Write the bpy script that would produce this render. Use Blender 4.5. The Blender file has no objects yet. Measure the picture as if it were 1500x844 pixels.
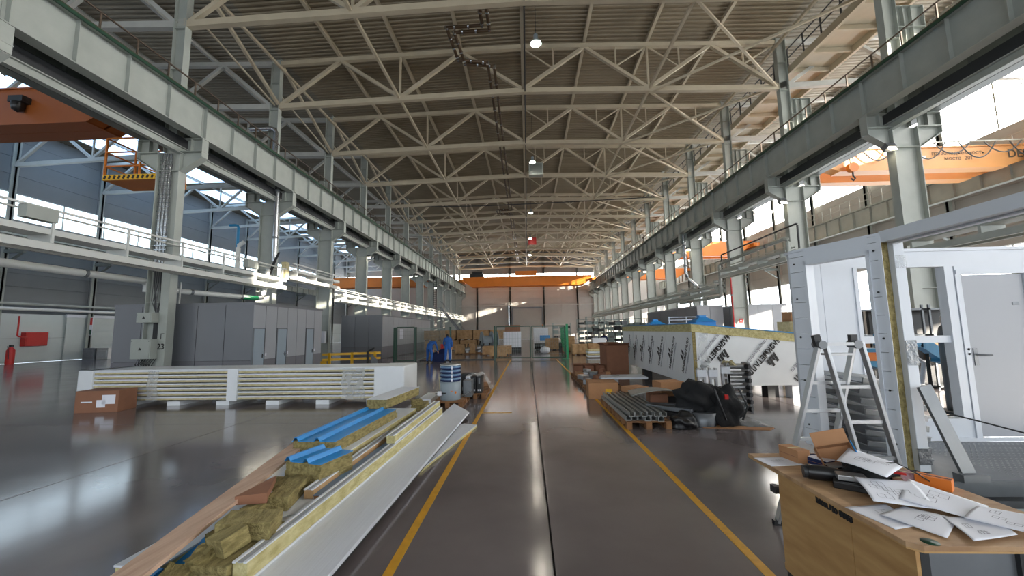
import bpy, bmesh, math, random
from mathutils import Vector, Matrix, Euler
random.seed(7)
R = math.radians
C = bpy.context.scene.collection
# ------------------------------------------------------------------ camera
F_PX, YAW, PITCH, ROLL, EYE = 573.72, .0382, .1079, .0162, 1.85
fw = Vector((-math.sin(YAW)*math.cos(PITCH), math.cos(YAW)*math.cos(PITCH), math.sin(PITCH)))
rt = Vector((math.cos(YAW), math.sin(YAW), 0)); up = rt.cross(fw)
r2 = rt*math.cos(ROLL) - up*math.sin(ROLL); u2 = rt*math.sin(ROLL) + up*math.cos(ROLL)
cam = bpy.data.cameras.new('camera'); cam.sensor_width = 36; cam.lens = F_PX/1500*36
cam.clip_start = .05; cam.clip_end = 400
co = bpy.data.objects.new('camera', cam); C.objects.link(co)
co.matrix_world = Matrix(((r2.x, u2.x, -fw.x, 0), (r2.y, u2.y, -fw.y, 0), (r2.z, u2.z, -fw.z, EYE), (0, 0, 0, 1)))
bpy.context.scene.camera = co
# ------------------------------------------------------------------ world, sun, exposure
w = bpy.data.worlds.new('sky'); bpy.context.scene.world = w; w.use_nodes = True
w.node_tree.nodes['Background'].inputs[0].default_value = (.78, .88, 1, 1)
w.node_tree.nodes['Background'].inputs[1].default_value = 3.0
sun = bpy.data.lights.new('sun', 'SUN'); sun.energy = 75; sun.angle = R(.6); sun.color = (1, .9, .76)
so = bpy.data.objects.new('sun', sun); C.objects.link(so)
so.rotation_euler = Vector((-1, .62, -.28)).to_track_quat('-Z', 'Y').to_euler()
vs = bpy.context.scene.view_settings
vs.view_transform = 'Standard'; vs.look = 'None'; vs.gamma = 1; vs.use_curve_mapping = False
vs.exposure = 0.42
WIN = 9.0      # brightness of daylight in the frosted panes
LAMP = 120.0
# ------------------------------------------------------------------ materials
def srgb(c):
    return tuple(((v/255)/12.92 if v <= 10 else ((v/255+.055)/1.055)**2.4) for v in c)
def mat(name, rgb, rough=.5, metal=0, var=.0, scale=6, bump=0, bscale=40, rgb2=None, emis=None, es=0, stretch=None, rvar=0, spec=None, alpha=None):
    m = bpy.data.materials.new(name); m.use_nodes = True; nt = m.node_tree; b = nt.nodes['Principled BSDF']
    a = srgb(rgb); b.inputs['Base Color'].default_value = (*a, 1)
    b.inputs['Roughness'].default_value = rough; b.inputs['Metallic'].default_value = metal
    if spec is not None: b.inputs['Specular IOR Level'].default_value = spec
    if alpha is not None: b.inputs['Alpha'].default_value = alpha
    tc = nt.nodes.new('ShaderNodeTexCoord'); mp = nt.nodes.new('ShaderNodeMapping')
    nt.links.new(tc.outputs['Object'], mp.inputs[0])
    if stretch: mp.inputs['Scale'].default_value = stretch
    if var or rgb2:
        n = nt.nodes.new('ShaderNodeTexNoise'); n.inputs['Scale'].default_value = scale; n.inputs['Detail'].default_value = 5
        nt.links.new(mp.outputs[0], n.inputs[0])
        r = nt.nodes.new('ShaderNodeValToRGB'); r.color_ramp.elements[0].position = .3; r.color_ramp.elements[1].position = .7
        c2 = srgb(rgb2) if rgb2 else tuple(v*(1-var) for v in a)
        r.color_ramp.elements[0].color = (*c2, 1); r.color_ramp.elements[1].color = (*a, 1)
        nt.links.new(n.outputs[0], r.inputs[0]); nt.links.new(r.outputs[0], b.inputs['Base Color'])
        if rvar:
            mr = nt.nodes.new('ShaderNodeMapRange'); mr.inputs[3].default_value = rough; mr.inputs[4].default_value = rough+rvar
            nt.links.new(n.outputs[0], mr.inputs[0]); nt.links.new(mr.outputs[0], b.inputs['Roughness'])
    if bump:
        n2 = nt.nodes.new('ShaderNodeTexNoise'); n2.inputs['Scale'].default_value = bscale; n2.inputs['Detail'].default_value = 4
        nt.links.new(mp.outputs[0], n2.inputs[0]); bp = nt.nodes.new('ShaderNodeBump'); bp.inputs['Strength'].default_value = bump
        bp.inputs['Distance'].default_value = .02
        nt.links.new(n2.outputs[0], bp.inputs['Height']); nt.links.new(bp.outputs[0], b.inputs['Normal'])
    if emis:
        b.inputs['Emission Color'].default_value = (*emis, 1); b.inputs['Emission Strength'].default_value = es
    return m
def pane_mat(name, col, s, t=.5):
    m = bpy.data.materials.new(name); m.use_nodes = True; nt = m.node_tree; nt.nodes.clear()
    o = nt.nodes.new('ShaderNodeOutputMaterial'); mx = nt.nodes.new('ShaderNodeMixShader'); mx.inputs[0].default_value = t
    tr = nt.nodes.new('ShaderNodeBsdfTransparent'); e = nt.nodes.new('ShaderNodeEmission')
    e.inputs[0].default_value = (*col, 1); e.inputs[1].default_value = s
    nt.links.new(tr.outputs[0], mx.inputs[1]); nt.links.new(e.outputs[0], mx.inputs[2]); nt.links.new(mx.outputs[0], o.inputs[0])
    return m
def emit(name, col, s):
    m = bpy.data.materials.new(name); m.use_nodes = True; nt = m.node_tree; nt.nodes.clear()
    o = nt.nodes.new('ShaderNodeOutputMaterial'); e = nt.nodes.new('ShaderNodeEmission')
    e.inputs[0].default_value = (*col, 1); e.inputs[1].default_value = s; nt.links.new(e.outputs[0], o.inputs[0]); return m
M = dict(
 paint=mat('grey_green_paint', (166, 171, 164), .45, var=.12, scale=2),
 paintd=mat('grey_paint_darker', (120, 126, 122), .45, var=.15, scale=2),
 truss=mat('lamp_warmed_grey_steel_paint', (196, 184, 160), .5, var=.12, scale=1.5),  # light grey paint with the warm lamp light mixed into its colour
 trussg=mat('pale_steel_paint', (180, 180, 174), .5, var=.12, scale=1.5),
 deck=mat('galvanised_deck', (150, 137, 114), .55, .2, var=.2, scale=.6),
 deckb=mat('galvanised_deck_side', (140, 132, 116), .55, .2, var=.2, scale=.6),
 concrete=mat('polished_concrete', (122, 114, 114), .085, scale=.55, rvar=.1, bump=.025, bscale=4, rgb2=(94, 87, 89), spec=.75),
 joint=mat('joint_filler', (40, 38, 38), .8),
 yline=mat('yellow_floor_paint', (214, 158, 40), .4, var=.2, scale=12),
 wallp=mat('wall_panel_grey', (172, 168, 162), .55, var=.06, scale=1),
 wallg=mat('wall_panel_mid_grey', (118, 122, 124), .55, var=.06, scale=1),
 wallw=mat('wall_panel_white', (196, 204, 202), .5, var=.05, scale=1),
 cabin=mat('cabin_grey', (122, 124, 130), .45, var=.05, scale=1),
 cabinl=mat('cabin_light_grey', (165, 168, 174), .45, var=.05, scale=1),
 cabind=mat('cabin_dark_grey', (112, 112, 118), .5),
 doorg=mat('door_blue_grey', (150, 164, 176), .4),
 white=mat('white_coated_steel', (214, 219, 226), .4, var=.05, scale=3, stretch=(1, .2, 1)),
 whitep=mat('white_rippled_panel', (216, 220, 228), .42, var=.07, scale=8, stretch=(8, .35, 8), bump=.15, bscale=10),
 zinc=mat('zinc_profile', (160, 162, 160), .38, .55, var=.12, scale=5),
 orange_shaded=mat('shaded_orange_crane_paint', (168, 92, 40), .45, var=.1, scale=1),  # crane orange darkened, the left hall's dim light put into the colour
 film=mat('film_white', (226, 230, 233), .3, var=.06, scale=2, bump=.1, bscale=6),
 wool=mat('mineral_wool', (164, 150, 100), .95, scale=25, rgb2=(110, 98, 58), bump=1.0, bscale=70, stretch=(1, .35, 1)),
 woolp=mat('pale_mineral_wool', (206, 198, 150), .95, scale=20, rgb2=(172, 160, 108), bump=.8, bscale=50, stretch=(1, .3, 1)),
 woolc=mat('cream_foam_core', (206, 196, 158), .9, scale=9, rgb2=(180, 168, 126), bump=.4, bscale=40),
 blue=mat('blue_coated_sheet', (38, 136, 204), .35, var=.1, scale=3),
 bluef=mat('blue_grey_film', (96, 128, 160), .3, var=.3, scale=6),
 wood=mat('pine_board', (206, 178, 156), .65, scale=4, rgb2=(180, 148, 126), stretch=(6, .5, 6), bump=.2, bscale=20),
 ply=mat('birch_plywood', (188, 150, 98), .55, scale=3, rgb2=(164, 124, 76), stretch=(1.2, 1.2, 6), bump=.05),
 plytop=mat('worn_plywood_top', (190, 156, 118), .6, scale=4, rgb2=(150, 116, 84), bump=.1, stretch=(1, 3, 1)),
 crate=mat('crate_wood', (188, 154, 112), .7, scale=4, rgb2=(152, 118, 80)),
 pallet=mat('pallet_wood', (150, 108, 70), .8, scale=6, rgb2=(110, 74, 46)),
 card=mat('cardboard', (172, 126, 88), .8, var=.12, scale=5),
 cardd=mat('dark_cardboard', (142, 98, 74), .8, var=.12, scale=5),
 alu=mat('aluminium', (182, 184, 186), .32, .85, var=.1, scale=8),
 galv=mat('galvanised_pipe', (200, 204, 208), .22, .9, var=.2, scale=6),
 steel=mat('grey_steel', (120, 124, 128), .4, .5, var=.15, scale=6),
 dark=mat('dark_metal', (40, 42, 44), .5),
 black=mat('black_fabric', (26, 27, 29), .9, var=.3, scale=8, bump=.6, bscale=14),
 blackp=mat('black_plastic', (22, 22, 24), .35),
 rail=mat('brown_rail_paint', (84, 70, 56), .6),
 dgreen=mat('dark_green_paint', (22, 62, 44), .4),
 green=mat('green_paint', (20, 130, 82), .4),
 yellow=mat('yellow_paint', (226, 176, 30), .4, var=.1),
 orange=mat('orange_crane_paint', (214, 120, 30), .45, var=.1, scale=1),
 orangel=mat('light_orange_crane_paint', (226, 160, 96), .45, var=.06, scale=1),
 red=mat('red_paint', (186, 34, 30), .4),
 paper=mat('paper', (226, 228, 236), .7),
 ink=mat('black_ink', (24, 24, 26), .6),
 inkg=mat('grey_ink', (130, 132, 142), .7),
 coverall=mat('blue_coverall', (36, 92, 168), .85, var=.25, scale=6, bump=.5, bscale=12),
 navy=mat('navy_cloth', (26, 40, 84), .9, var=.2, bump=.5, bscale=10),
 skin=mat('skin', (206, 150, 122), .6),
 hair=mat('dark_hair', (38, 30, 26), .8),
 shoe=mat('black_shoe', (28, 28, 30), .6),
 pipew=mat('white_pipe_jacket', (206, 208, 204), .4),
 pipeb=mat('brown_pipe', (78, 58, 36), .5),
 cable=mat('grey_cable', (92, 92, 92), .6),
 teal=mat('blue_machine_paint', (30, 130, 178), .4, var=.1),
 rackg=mat('rack_green_grey', (132, 148, 146), .5),
 orangeb=mat('orange_carton', (220, 118, 34), .6),
 tape=mat('silver_tape', (120, 124, 128), .3, .6, bump=.5, bscale=30),
 plast=mat('clear_film', (214, 218, 220), .12, bump=.8, bscale=20, alpha=.35, var=.1),
 drum=mat('grey_drum', (138, 150, 158), .45, var=.08),
 pinkp=mat('pink_patterned_carton', (214, 184, 190), .6, scale=26, rgb2=(120, 52, 70)),
 glass=mat('dark_window_glass', (60, 76, 92), .08, spec=.8),
 lampglow=emit('lamp_glow', (1, .93, .78), LAMP),
 flood=emit('flood_glow', (1, .86, .62), 30),
 win=pane_mat('frosted_daylight_pane', (.93, .97, 1), WIN),
 winr=pane_mat('bright_sunny_pane', (1, .97, .92), 17),
 winl=pane_mat('bluish_daylight_pane', (.66, .86, 1), 3.0),
 winfill=pane_mat('rear_fill_light_pane', (.86, .93, 1), 3.0, 1.0),  # pure glow for the added fill band behind the camera
 winb=pane_mat('blue_skylight_pane', (.42, .66, 1), 3.6),
)
# ------------------------------------------------------------------ builders
OFF = {}
def tag(o, label=None, cat=None, group=None, kind=None):
    if label: o['label'] = label
    if cat: o['category'] = cat
    if group: o['group'] = group
    if kind: o['kind'] = kind
    return o
def thing(name, label, cat, loc=(0, 0, 0), rotz=0, group=None):
    o = bpy.data.objects.new(name, None); C.objects.link(o); o.location = loc; o.rotation_euler = (0, 0, rotz)
    o.empty_display_size = .1
    OFF[o.name] = Vector(loc) if not rotz else None
    return tag(o, label, cat, group)
def struct_root(name, loc=(0, 0, 0)):
    o = bpy.data.objects.new(name, None); C.objects.link(o); o.location = loc; OFF[o.name] = Vector(loc); o['kind'] = 'structure'; return o
class MB:
    """collects shapes into one mesh"""
    def __init__(s): s.v = []; s.f = []; s.mi = []; s.sm = []; s.m = 0
    def add(s, vs, fs, smooth=False):
        n = len(s.v); s.v += [Vector(v) for v in vs]
        for f in fs: s.f.append([i+n for i in f]); s.mi.append(s.m); s.sm.append(smooth)
        return s
    def box(s, a, b):       # two corners
        x0, x1 = sorted((a[0], b[0])); y0, y1 = sorted((a[1], b[1])); z0, z1 = sorted((a[2], b[2]))
        return s.add([(x0,y0,z0),(x1,y0,z0),(x1,y1,z0),(x0,y1,z0),(x0,y0,z1),(x1,y0,z1),(x1,y1,z1),(x0,y1,z1)],
                     [(0,3,2,1),(4,5,6,7),(0,1,5,4),(1,2,6,5),(2,3,7,6),(3,0,4,7)])
    def obox(s, c, size, rot=(0, 0, 0)):    # centred, rotated
        m = Euler([R(a) for a in rot]).to_matrix(); c = Vector(c); h = Vector(size)/2
        P = [c + m@Vector((sx*h.x, sy*h.y, sz*h.z)) for sz in (-1, 1) for sx, sy in ((-1,-1),(1,-1),(1,1),(-1,1))]
        return s.add(P, [(0,3,2,1),(4,5,6,7),(0,1,5,4),(1,2,6,5),(2,3,7,6),(3,0,4,7)])
    def bar(s, p, q, wd, ht=None, upv=(0, 0, 1)):
        p = Vector(p); q = Vector(q); ht = ht or wd; d = (q-p).normalized(); u = Vector(upv)
        if abs(d.dot(u)) > .98: u = Vector((0, 1, 0))
        sd = d.cross(u).normalized(); u = sd.cross(d)
        P = [a + sd*sx*wd/2 + u*sz*ht/2 for a in (p, q) for sx, sz in ((-1,-1),(1,-1),(1,1),(-1,1))]
        return s.add(P, [(0,1,2,3),(7,6,5,4),(0,4,5,1),(1,5,6,2),(2,6,7,3),(3,7,4,0)])
    def tube(s, pts, r, seg=8, cap=True):
        pts = [Vector(p) for p in pts]; n0 = len(s.v); rings = []
        rr = r if isinstance(r, (list, tuple)) else [r]*len(pts)
        for i, p in enumerate(pts):
            d = ((pts[min(i+1, len(pts)-1)]-p).normalized() + (p-pts[max(i-1, 0)]).normalized()).normalized()
            u = Vector((0, 0, 1)) if abs(d.z) < .9 else Vector((0, 1, 0))
            a = d.cross(u).normalized(); b = a.cross(d)
            rings.append([p + (a*math.cos(t) + b*math.sin(t))*rr[i] for t in [2*math.pi*k/seg for k in range(seg)]])
        vs = [v for g in rings for v in g]; fs = []
        for i in range(len(pts)-1):
            for k in range(seg): fs.append((i*seg+k, i*seg+(k+1) % seg, (i+1)*seg+(k+1) % seg, (i+1)*seg+k))
        s.add(vs, fs, True)
        if cap: s.add(rings[0], [list(range(seg))]); s.add(rings[-1], [list(range(seg))[::-1]])
        return s
    def lathe(s, prof, c=(0, 0, 0), seg=20):
        c = Vector(c); vs = []; fs = []; n = len(prof)
        for r, z in prof:
            for k in range(seg):
                t = 2*math.pi*k/seg; vs.append(c+Vector((r*math.cos(t), r*math.sin(t), z)))
        for i in range(n-1):
            for k in range(seg): fs.append((i*seg+k, i*seg+(k+1) % seg, (i+1)*seg+(k+1) % seg, (i+1)*seg+k))
        s.add(vs, fs, True)
        if prof[0][0] > .001: s.add(vs[:seg], [list(range(seg))[::-1]])
        if prof[-1][0] > .001: s.add(vs[-seg:], [list(range(seg))])
        return s
    def prism(s, poly, z0, z1):         # polygon in XY (z may be a list per vertex)
        n = len(poly); lo = z0 if isinstance(z0, (list, tuple)) else [z0]*n; hi = z1 if isinstance(z1, (list, tuple)) else [z1]*n
        vs = [(p[0], p[1], lo[i]) for i, p in enumerate(poly)] + [(p[0], p[1], hi[i]) for i, p in enumerate(poly)]
        return s.add(vs, [list(range(n))[::-1], list(range(n, 2*n))] + [(i, (i+1) % n, n+(i+1) % n, n+i) for i in range(n)])
    def extr(s, prof, p, q, side=None):         # profile (u,v) swept from p to q; v is up
        p = Vector(p); q = Vector(q); d = (q-p).normalized(); sd = Vector(side).normalized() if side else Vector((d.y, -d.x, 0)).normalized(); u = sd.cross(d)
        n = len(prof); vs = [a + sd*x + u*y for a in (p, q) for x, y in prof]
        return s.add(vs, [list(range(n)), list(range(n, 2*n))[::-1]] + [(i, n+i, n+(i+1) % n, (i+1) % n) for i in range(n)])
    def ibeam(s, p, q, wd, ht, tf=.03, tw=.02):
        p = Vector(p); q = Vector(q); d = (q-p).normalized(); u = Vector((0, 0, 1))
        sd = d.cross(u).normalized(); u = sd.cross(d)
        s.bar(p+u*(ht/2-tf/2), q+u*(ht/2-tf/2), wd, tf); s.bar(p-u*(ht/2-tf/2), q-u*(ht/2-tf/2), wd, tf); s.bar(p, q, tw, ht-2*tf+.002)
        return s
    def grid(s, nx, ny, fn, th=0):      # sheet from fn(u,v)->point
        vs = [fn(i/nx, j/ny) for j in range(ny+1) for i in range(nx+1)]
        fs = [(j*(nx+1)+i, j*(nx+1)+i+1, (j+1)*(nx+1)+i+1, (j+1)*(nx+1)+i) for j in range(ny) for i in range(nx)]
        s.add(vs, fs, True)
        return s
    def build(s, name, mt, parent=None, kind=None, label=None, bevel=0, jitter=0, sub=0, thick=0):
        me = bpy.data.meshes.new(name); off = Vector((0, 0, 0))
        if parent is not None:
            off = OFF.get(parent.name) or Vector((0, 0, 0))
        vs = [v - off for v in s.v]
        if jitter: vs = [v + Vector([random.uniform(-jitter, jitter) for _ in range(3)]) for v in vs]
        me.from_pydata([tuple(v) for v in vs], [], s.f)
        for mm in (mt if isinstance(mt, (list, tuple)) else [mt]): me.materials.append(M[mm] if isinstance(mm, str) else mm)
        me.polygons.foreach_set('material_index', s.mi); me.polygons.foreach_set('use_smooth', s.sm); me.update()
        o = bpy.data.objects.new(name, me); C.objects.link(o)
        if parent is not None: o.parent = parent
        OFF[o.name] = off
        if thick: md = o.modifiers.new('thick', 'SOLIDIFY'); md.thickness = thick
        if bevel: md = o.modifiers.new('bevel', 'BEVEL'); md.width = bevel; md.segments = 2; md.limit_method = 'ANGLE'
        if sub: md = o.modifiers.new('sub', 'SUBSURF'); md.levels = sub; md.render_levels = sub
        if kind: o['kind'] = kind
        if label: o['label'] = label
        return o
def kids(o): return [c for c in o.children]
def dup(o, loc=None, rotz=None, label=None, parent=None):
    c = o.copy(); C.objects.link(c); c.parent = parent
    if loc is not None: c.location = loc
    if rotz is not None: c.rotation_euler = (0, 0, rotz)
    if label: c['label'] = label
    for ch in kids(o): dup(ch, parent=c)
    return c
def shared(o, loc, parent, rotz=0):     # one more part with the same mesh
    c = bpy.data.objects.new(o.name.split('.')[0], o.data); C.objects.link(c); c.parent = parent; c.location = loc; c.rotation_euler = (0, 0, rotz); return c
def single(name, mb, mt, label, cat, group=None, **k):
    """a thing that is one mesh, origin at the centre of its base"""
    xs = [v.x for v in mb.v]; ys = [v.y for v in mb.v]; zs = [v.z for v in mb.v]
    c = Vector(((min(xs)+max(xs))/2, (min(ys)+max(ys))/2, min(zs)))
    mb.v = [v-c for v in mb.v]; o = mb.build(name, mt, None, **k); o.location = c; OFF[o.name] = c
    return tag(o, label, cat, group)
def text(body, size, mtx, mt, parent, name='lettering', ext=.002, shear=0, align='CENTER', bold=0):
    cu = bpy.data.curves.new(name, 'FONT'); cu.body = body; cu.size = size; cu.extrude = ext; cu.align_x = align; cu.align_y = 'CENTER'
    cu.resolution_u = 3; cu.offset = bold
    t = bpy.data.objects.new('tmp', cu); C.objects.link(t); dg = bpy.context.evaluated_depsgraph_get()
    me = bpy.data.meshes.new_from_object(t.evaluated_get(dg)); bpy.data.objects.remove(t); bpy.data.curves.remove(cu)
    me.name = name; me.materials.clear(); me.materials.append(M[mt])
    off = OFF.get(parent.name) or Vector((0, 0, 0)) if parent is not None else Vector((0, 0, 0))
    me.transform(Matrix.Translation(-off) @ mtx)
    o = bpy.data.objects.new(name, me); C.objects.link(o); o.parent = parent; OFF[o.name] = off
    return o
def face(origin, right, upv, ang=0):    # matrix whose XY plane is the face; ang turns the text in the plane
    r = Vector(right).normalized(); u = Vector(upv).normalized(); n = r.cross(u)
    m = Matrix(((r.x, u.x, n.x, origin[0]), (r.y, u.y, n.y, origin[1]), (r.z, u.z, n.z, origin[2]), (0, 0, 0, 1)))
    return m @ Matrix.Rotation(R(ang), 4, 'Z')
ORD = 'zeroth first second third fourth fifth sixth seventh eighth ninth tenth eleventh twelfth thirteenth fourteenth'.split()
# ================================================================== SETTING
Y0, YB, S = 14.4, 80.6, 6.0          # column 23 line, back wall, bay
XL, XR, WL, WR, YF = -14, 14, -38, 28.4, -14
fl = struct_root('floor')
MB().box((WL-.3, YF-.3, -.3), (WR+.3, YB+.3, -.02)).build('subfloor', 'joint', fl)
xs = [WL, -30.08, -24.08, -18.08, -12.08, -6.08, .17, 6.17, 12.17, 18.17, 24.17, WR]; ys = [YF] + [-9.8+6*i for i in range(15)] + [YB]
cache = {}
for i in range(len(xs)-1):
    for j in range(len(ys)-1):
        a, b = xs[i], xs[i+1]; c, d = ys[j], ys[j+1]; key = (round(b-a, 2), round(d-c, 2))
        if key not in cache:
            o = MB().box((a+.009, c+.009, -.1), (b-.009, d-.009, 0)).build('concrete_slab', 'concrete', fl)
            # recentre so that the mesh can be shared
            o.data.transform(Matrix.Translation((-a, -c, 0))); o.location = (a, c, 0); cache[key] = o
        else: shared(cache[key], (a, c, 0), fl)
MB().box((-1.15, -6, 0), (-1.07, 25.0, .003)).build('yellow_line', 'yline', fl)
MB().box((1.73, -6, 0), (1.81, 25.0, .003)).build('yellow_line', 'yline', fl)
MB().box((-1.15, 9.08, 0.0005), (-.4, 9.14, .0035)).build('yellow_line', 'yline', fl)
# walls: framed shells with panels
def wall_panels(root, plane, const, a0, a1, z0, z1, da, dz, mt, inward, skip=lambda a, z: False):
    cache = {}; na = max(1, round((a1-a0)/da)); nz = max(1, round((z1-z0)/dz)); sa = (a1-a0)/na; sz = (z1-z0)/nz
    for i in range(na):
        for k in range(nz):
            a = a0+i*sa; z = z0+k*sz
            if skip(a+sa/2, z+sz/2): continue
            if 'm' not in cache:
                if plane == 'x': m = MB().box((0, .01, .01), (inward*.1, sa-.01, sz-.01))
                else: m = MB().box((.01, 0, .01), (sa-.01, inward*.1, sz-.01))
                o = m.build('wall_panel', mt, root); o.location = (const, a, z) if plane == 'x' else (a, const, z); cache['m'] = o
            else: shared(cache['m'], (const, a, z) if plane == 'x' else (a, const, z), root)
wl = struct_root('wall_left')
MB().box((WL-.5, YF, 0), (WL-.25, YB, 10.7)).box((WL-.5, YF, 12.7), (WL-.25, YB, 18)).build('backing', 'wallg', wl)
wall_panels(wl, 'x', WL-.25, 8.4, YB, 3.7, 10.7, 6, 1.0, 'wallg', 1)
wall_panels(wl, 'x', WL-.25, 8.4, YB, 12.7, 18, 6, 1.3, 'wallg', 1)
wall_panels(wl, 'x', WL-.25, 8.4, YB, 0, 3.7, 6, 1.85, 'wallw', 1)
wr = struct_root('wall_right')
MB().box((WR+.25, YF, 0), (WR+.5, YB, 3.0)).box((WR+.25, YF, 6.4), (WR+.5, YB, 13.4)).box((WR+.25, YF, 16.7), (WR+.5, YB, 18.4)).box((WR+.25, YF, 13.4), (WR+.5, -8, 16.7)).build('backing', 'wallp', wr)  # last box: unseen solid stretch added to block sun on the near tray
wall_panels(wr, 'x', WR+.25, 8.4, YB, 0, 3.0, 6, 1.0, 'wallp', -1)
wall_panels(wr, 'x', WR+.25, 8.4, YB, 6.4, 13.4, 6, 1.22, 'wallp', -1)
wb = struct_root('wall_back')
MB().box((WL-.5, YB+.25, 0), (WR+.5, YB+.5, 12.2)).box((WL-.5, YB+.25, 13.6), (WR+.5, YB+.5, 18.6)).build('backing', 'wallp', wb)
wall_panels(wb, 'y', YB+.25, -14, 14, 0, 12.2, 3.5, 1.22, 'wallp', -1, lambda a, z: abs(a) < 3 and z < 6)
wall_panels(wb, 'y', YB+.25, -14, 14, 13.6, 18.4, 3.5, 1.2, 'wallg', -1)
wf = struct_root('wall_front')
MB().box((WL-.5, YF-.3, 0), (WR+.5, YF, 2.5)).box((WL-.5, YF-.3, 9.5), (WR+.5, YF, 18.6)).box((WR-.02, YF-.3, 0), (WR+.6, YF+.02, 18.6)).box((WL-.6, YF-.3, 0), (WL+.02, YF+.02, 18.6)).build('backing', 'wallp', wf)
# windows
def window(n, plane, const, a0, a1, z0, z1, step, zs, mt='win'):
    r = struct_root('window_%d' % n)
    fr = MB(); cache = None
    k = int(round((a1-a0)/step))
    for i in range(k+1):
        a = a0+i*step
        fr.box((const-.05, a-.04, z0), (const+.05, a+.04, z1)) if plane == 'x' else fr.box((a-.04, const-.05, z0), (a+.04, const+.05, z1))
    for z in zs:
        fr.box((const-.04, a0, z-.03), (const+.04, a1, z+.03)) if plane == 'x' else fr.box((a0, const-.04, z-.03), (a1, const+.04, z+.03))
    fr.build('window_frame', 'paint', r)
    for i in range(k):
        a = a0+i*step
        if cache is None:
            m = MB().box((-.01, .04, 0), (.01, step-.04, z1-z0)) if plane == 'x' else MB().box((.04, -.01, 0), (step-.04, .01, z1-z0))
            o = m.build('pane', mt, r); cache = o; o.location = (const, a, z0) if plane == 'x' else (a, const, z0)
        else: shared(cache, (const, a, z0) if plane == 'x' else (a, const, z0), r)
window(1, 'x', WL-.3, YF, YB-.2, 10.7, 12.7, 3.153, (10.7, 11.7, 12.7), 'winl')
window(2, 'x', WR+.3, -8, YB-.2, 13.4, 16.7, 3.163, (13.4, 14.4, 15.5, 16.7), 'winr')
window(3, 'x', WR+.3, YF, YB-.2, 3.0, 6.4, 3.153, (3.0, 4.7, 6.4), 'win')
window(4, 'y', YB+.3, WL, WR, 12.2, 13.6, 3.32, (12.2, 13.6), 'winr')
window(5, 'y', YF-.1, WL, WR, 2.5, 9.5, 3.32, (2.5, 4.8, 7.2, 9.5), 'winfill')  # unseen glowing band behind the camera, added as fill light
# ceiling: corrugated deck on purlins, three bays
def zr(x):      # underside of the deck
    if x < XL: return 17.82 + .45*(1-abs(x+26)/12)
    if x > XR: return 17.82 + .03*(x-14)
    return 17.82 + .38*(1-abs(x)/14)
ce = struct_root('ceiling')
def deck(x0, x1, mt, skip=None):
    m = MB(); P = .28; y = 8.0; vs = []; fs = []; prof = [(0, 0), (.1, 0), (.14, .07), (.24, .07)]
    pts = []
    while y < YB+.2:
        for a, b in prof: pts.append((y+a, b))
        y += P
    xs_ = [x0, (x0+x1)/2, x1] if x0 < XR-1 else [x0, x1]
    for py, pz in pts:
        for x in xs_: vs.append((x, py, zr(x if abs(abs(x)-14) > .01 else (x+(.01 if x == x0 else -.01)))+pz))
    n = len(xs_)
    for i in range(len(pts)-1):
        for k in range(n-1): fs.append((i*n+k, i*n+k+1, (i+1)*n+k+1, (i+1)*n+k))
    m.add(vs, fs); return m.build('corrugated_deck', mt, ce)
deck(XL, XR, 'deck'); deck(-31.5, XL, 'deckb'); deck(XR, WR+.5, 'deckb'); deck(WL-.5, -36.6, 'deckb')
for k in range(11):     # translucent strip near the left wall, and its deck closures
    MB().box((-36.6, 8+6.6*k, 17.95), (-31.5, 8+6.6*k+4.4, 17.98)).build('skylight_pane', 'winb', ce)
    MB().box((-36.6, 12.4+6.6*k, 17.93), (-31.5, 14.6+6.6*k, 18.0)).build('closure_panel', 'deckb', ce)
MB().box((WL-.5, YF-.3, 18.5), (WR+.5, YB+.5, 18.7)).box((WL-.5, YF-.3, 17.9), (WR+.5, 8.0, 18.1)).build('roof_build_up', 'deckb', ce)
for x in (-10.5, -7, -3.5, 0, 3.5, 7, 10.5, -34, -30, -26, -22, -18, 18, 22, 26):
    z = zr(x)-.13; MB().ibeam((x, 8, z), (x, YB, z), .16, .22, .02, .016).build('purlin', 'truss' if abs(x) < 14 else 'trussg', ce)
# back wall roll-up door, wall columns, rails
dr = struct_root('door_1')
for k in range(11): MB().box((-2.95, YB-.02, .02+k*.57), (2.95, YB+.12, .56+k*.57)).build('door_section', 'wallp', dr)
MB().box((-3.15, YB-.1, 0), (-2.95, YB+.1, 6.3)).box((2.95, YB-.1, 0), (3.15, YB+.1, 6.3)).box((-3.15, YB-.1, 6.3), (3.15, YB+.1, 6.55)).build('door_frame', 'steel', dr)
tr = struct_root('trim_1')
for x in (-10.3, -3.5, 3.45, 10.3): MB().ibeam((x, YB-.2, 0), (x, YB-.2, 17.6), .3, .3).build('wall_post', 'paintd', tr)
MB().box((-14, YB-.5, 6.85), (14, YB-.3, 7.05)).box((-14, YB-.35, 10.05), (14, YB-.3, 10.15)).build('wall_rail', 'trussg', tr)
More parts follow.
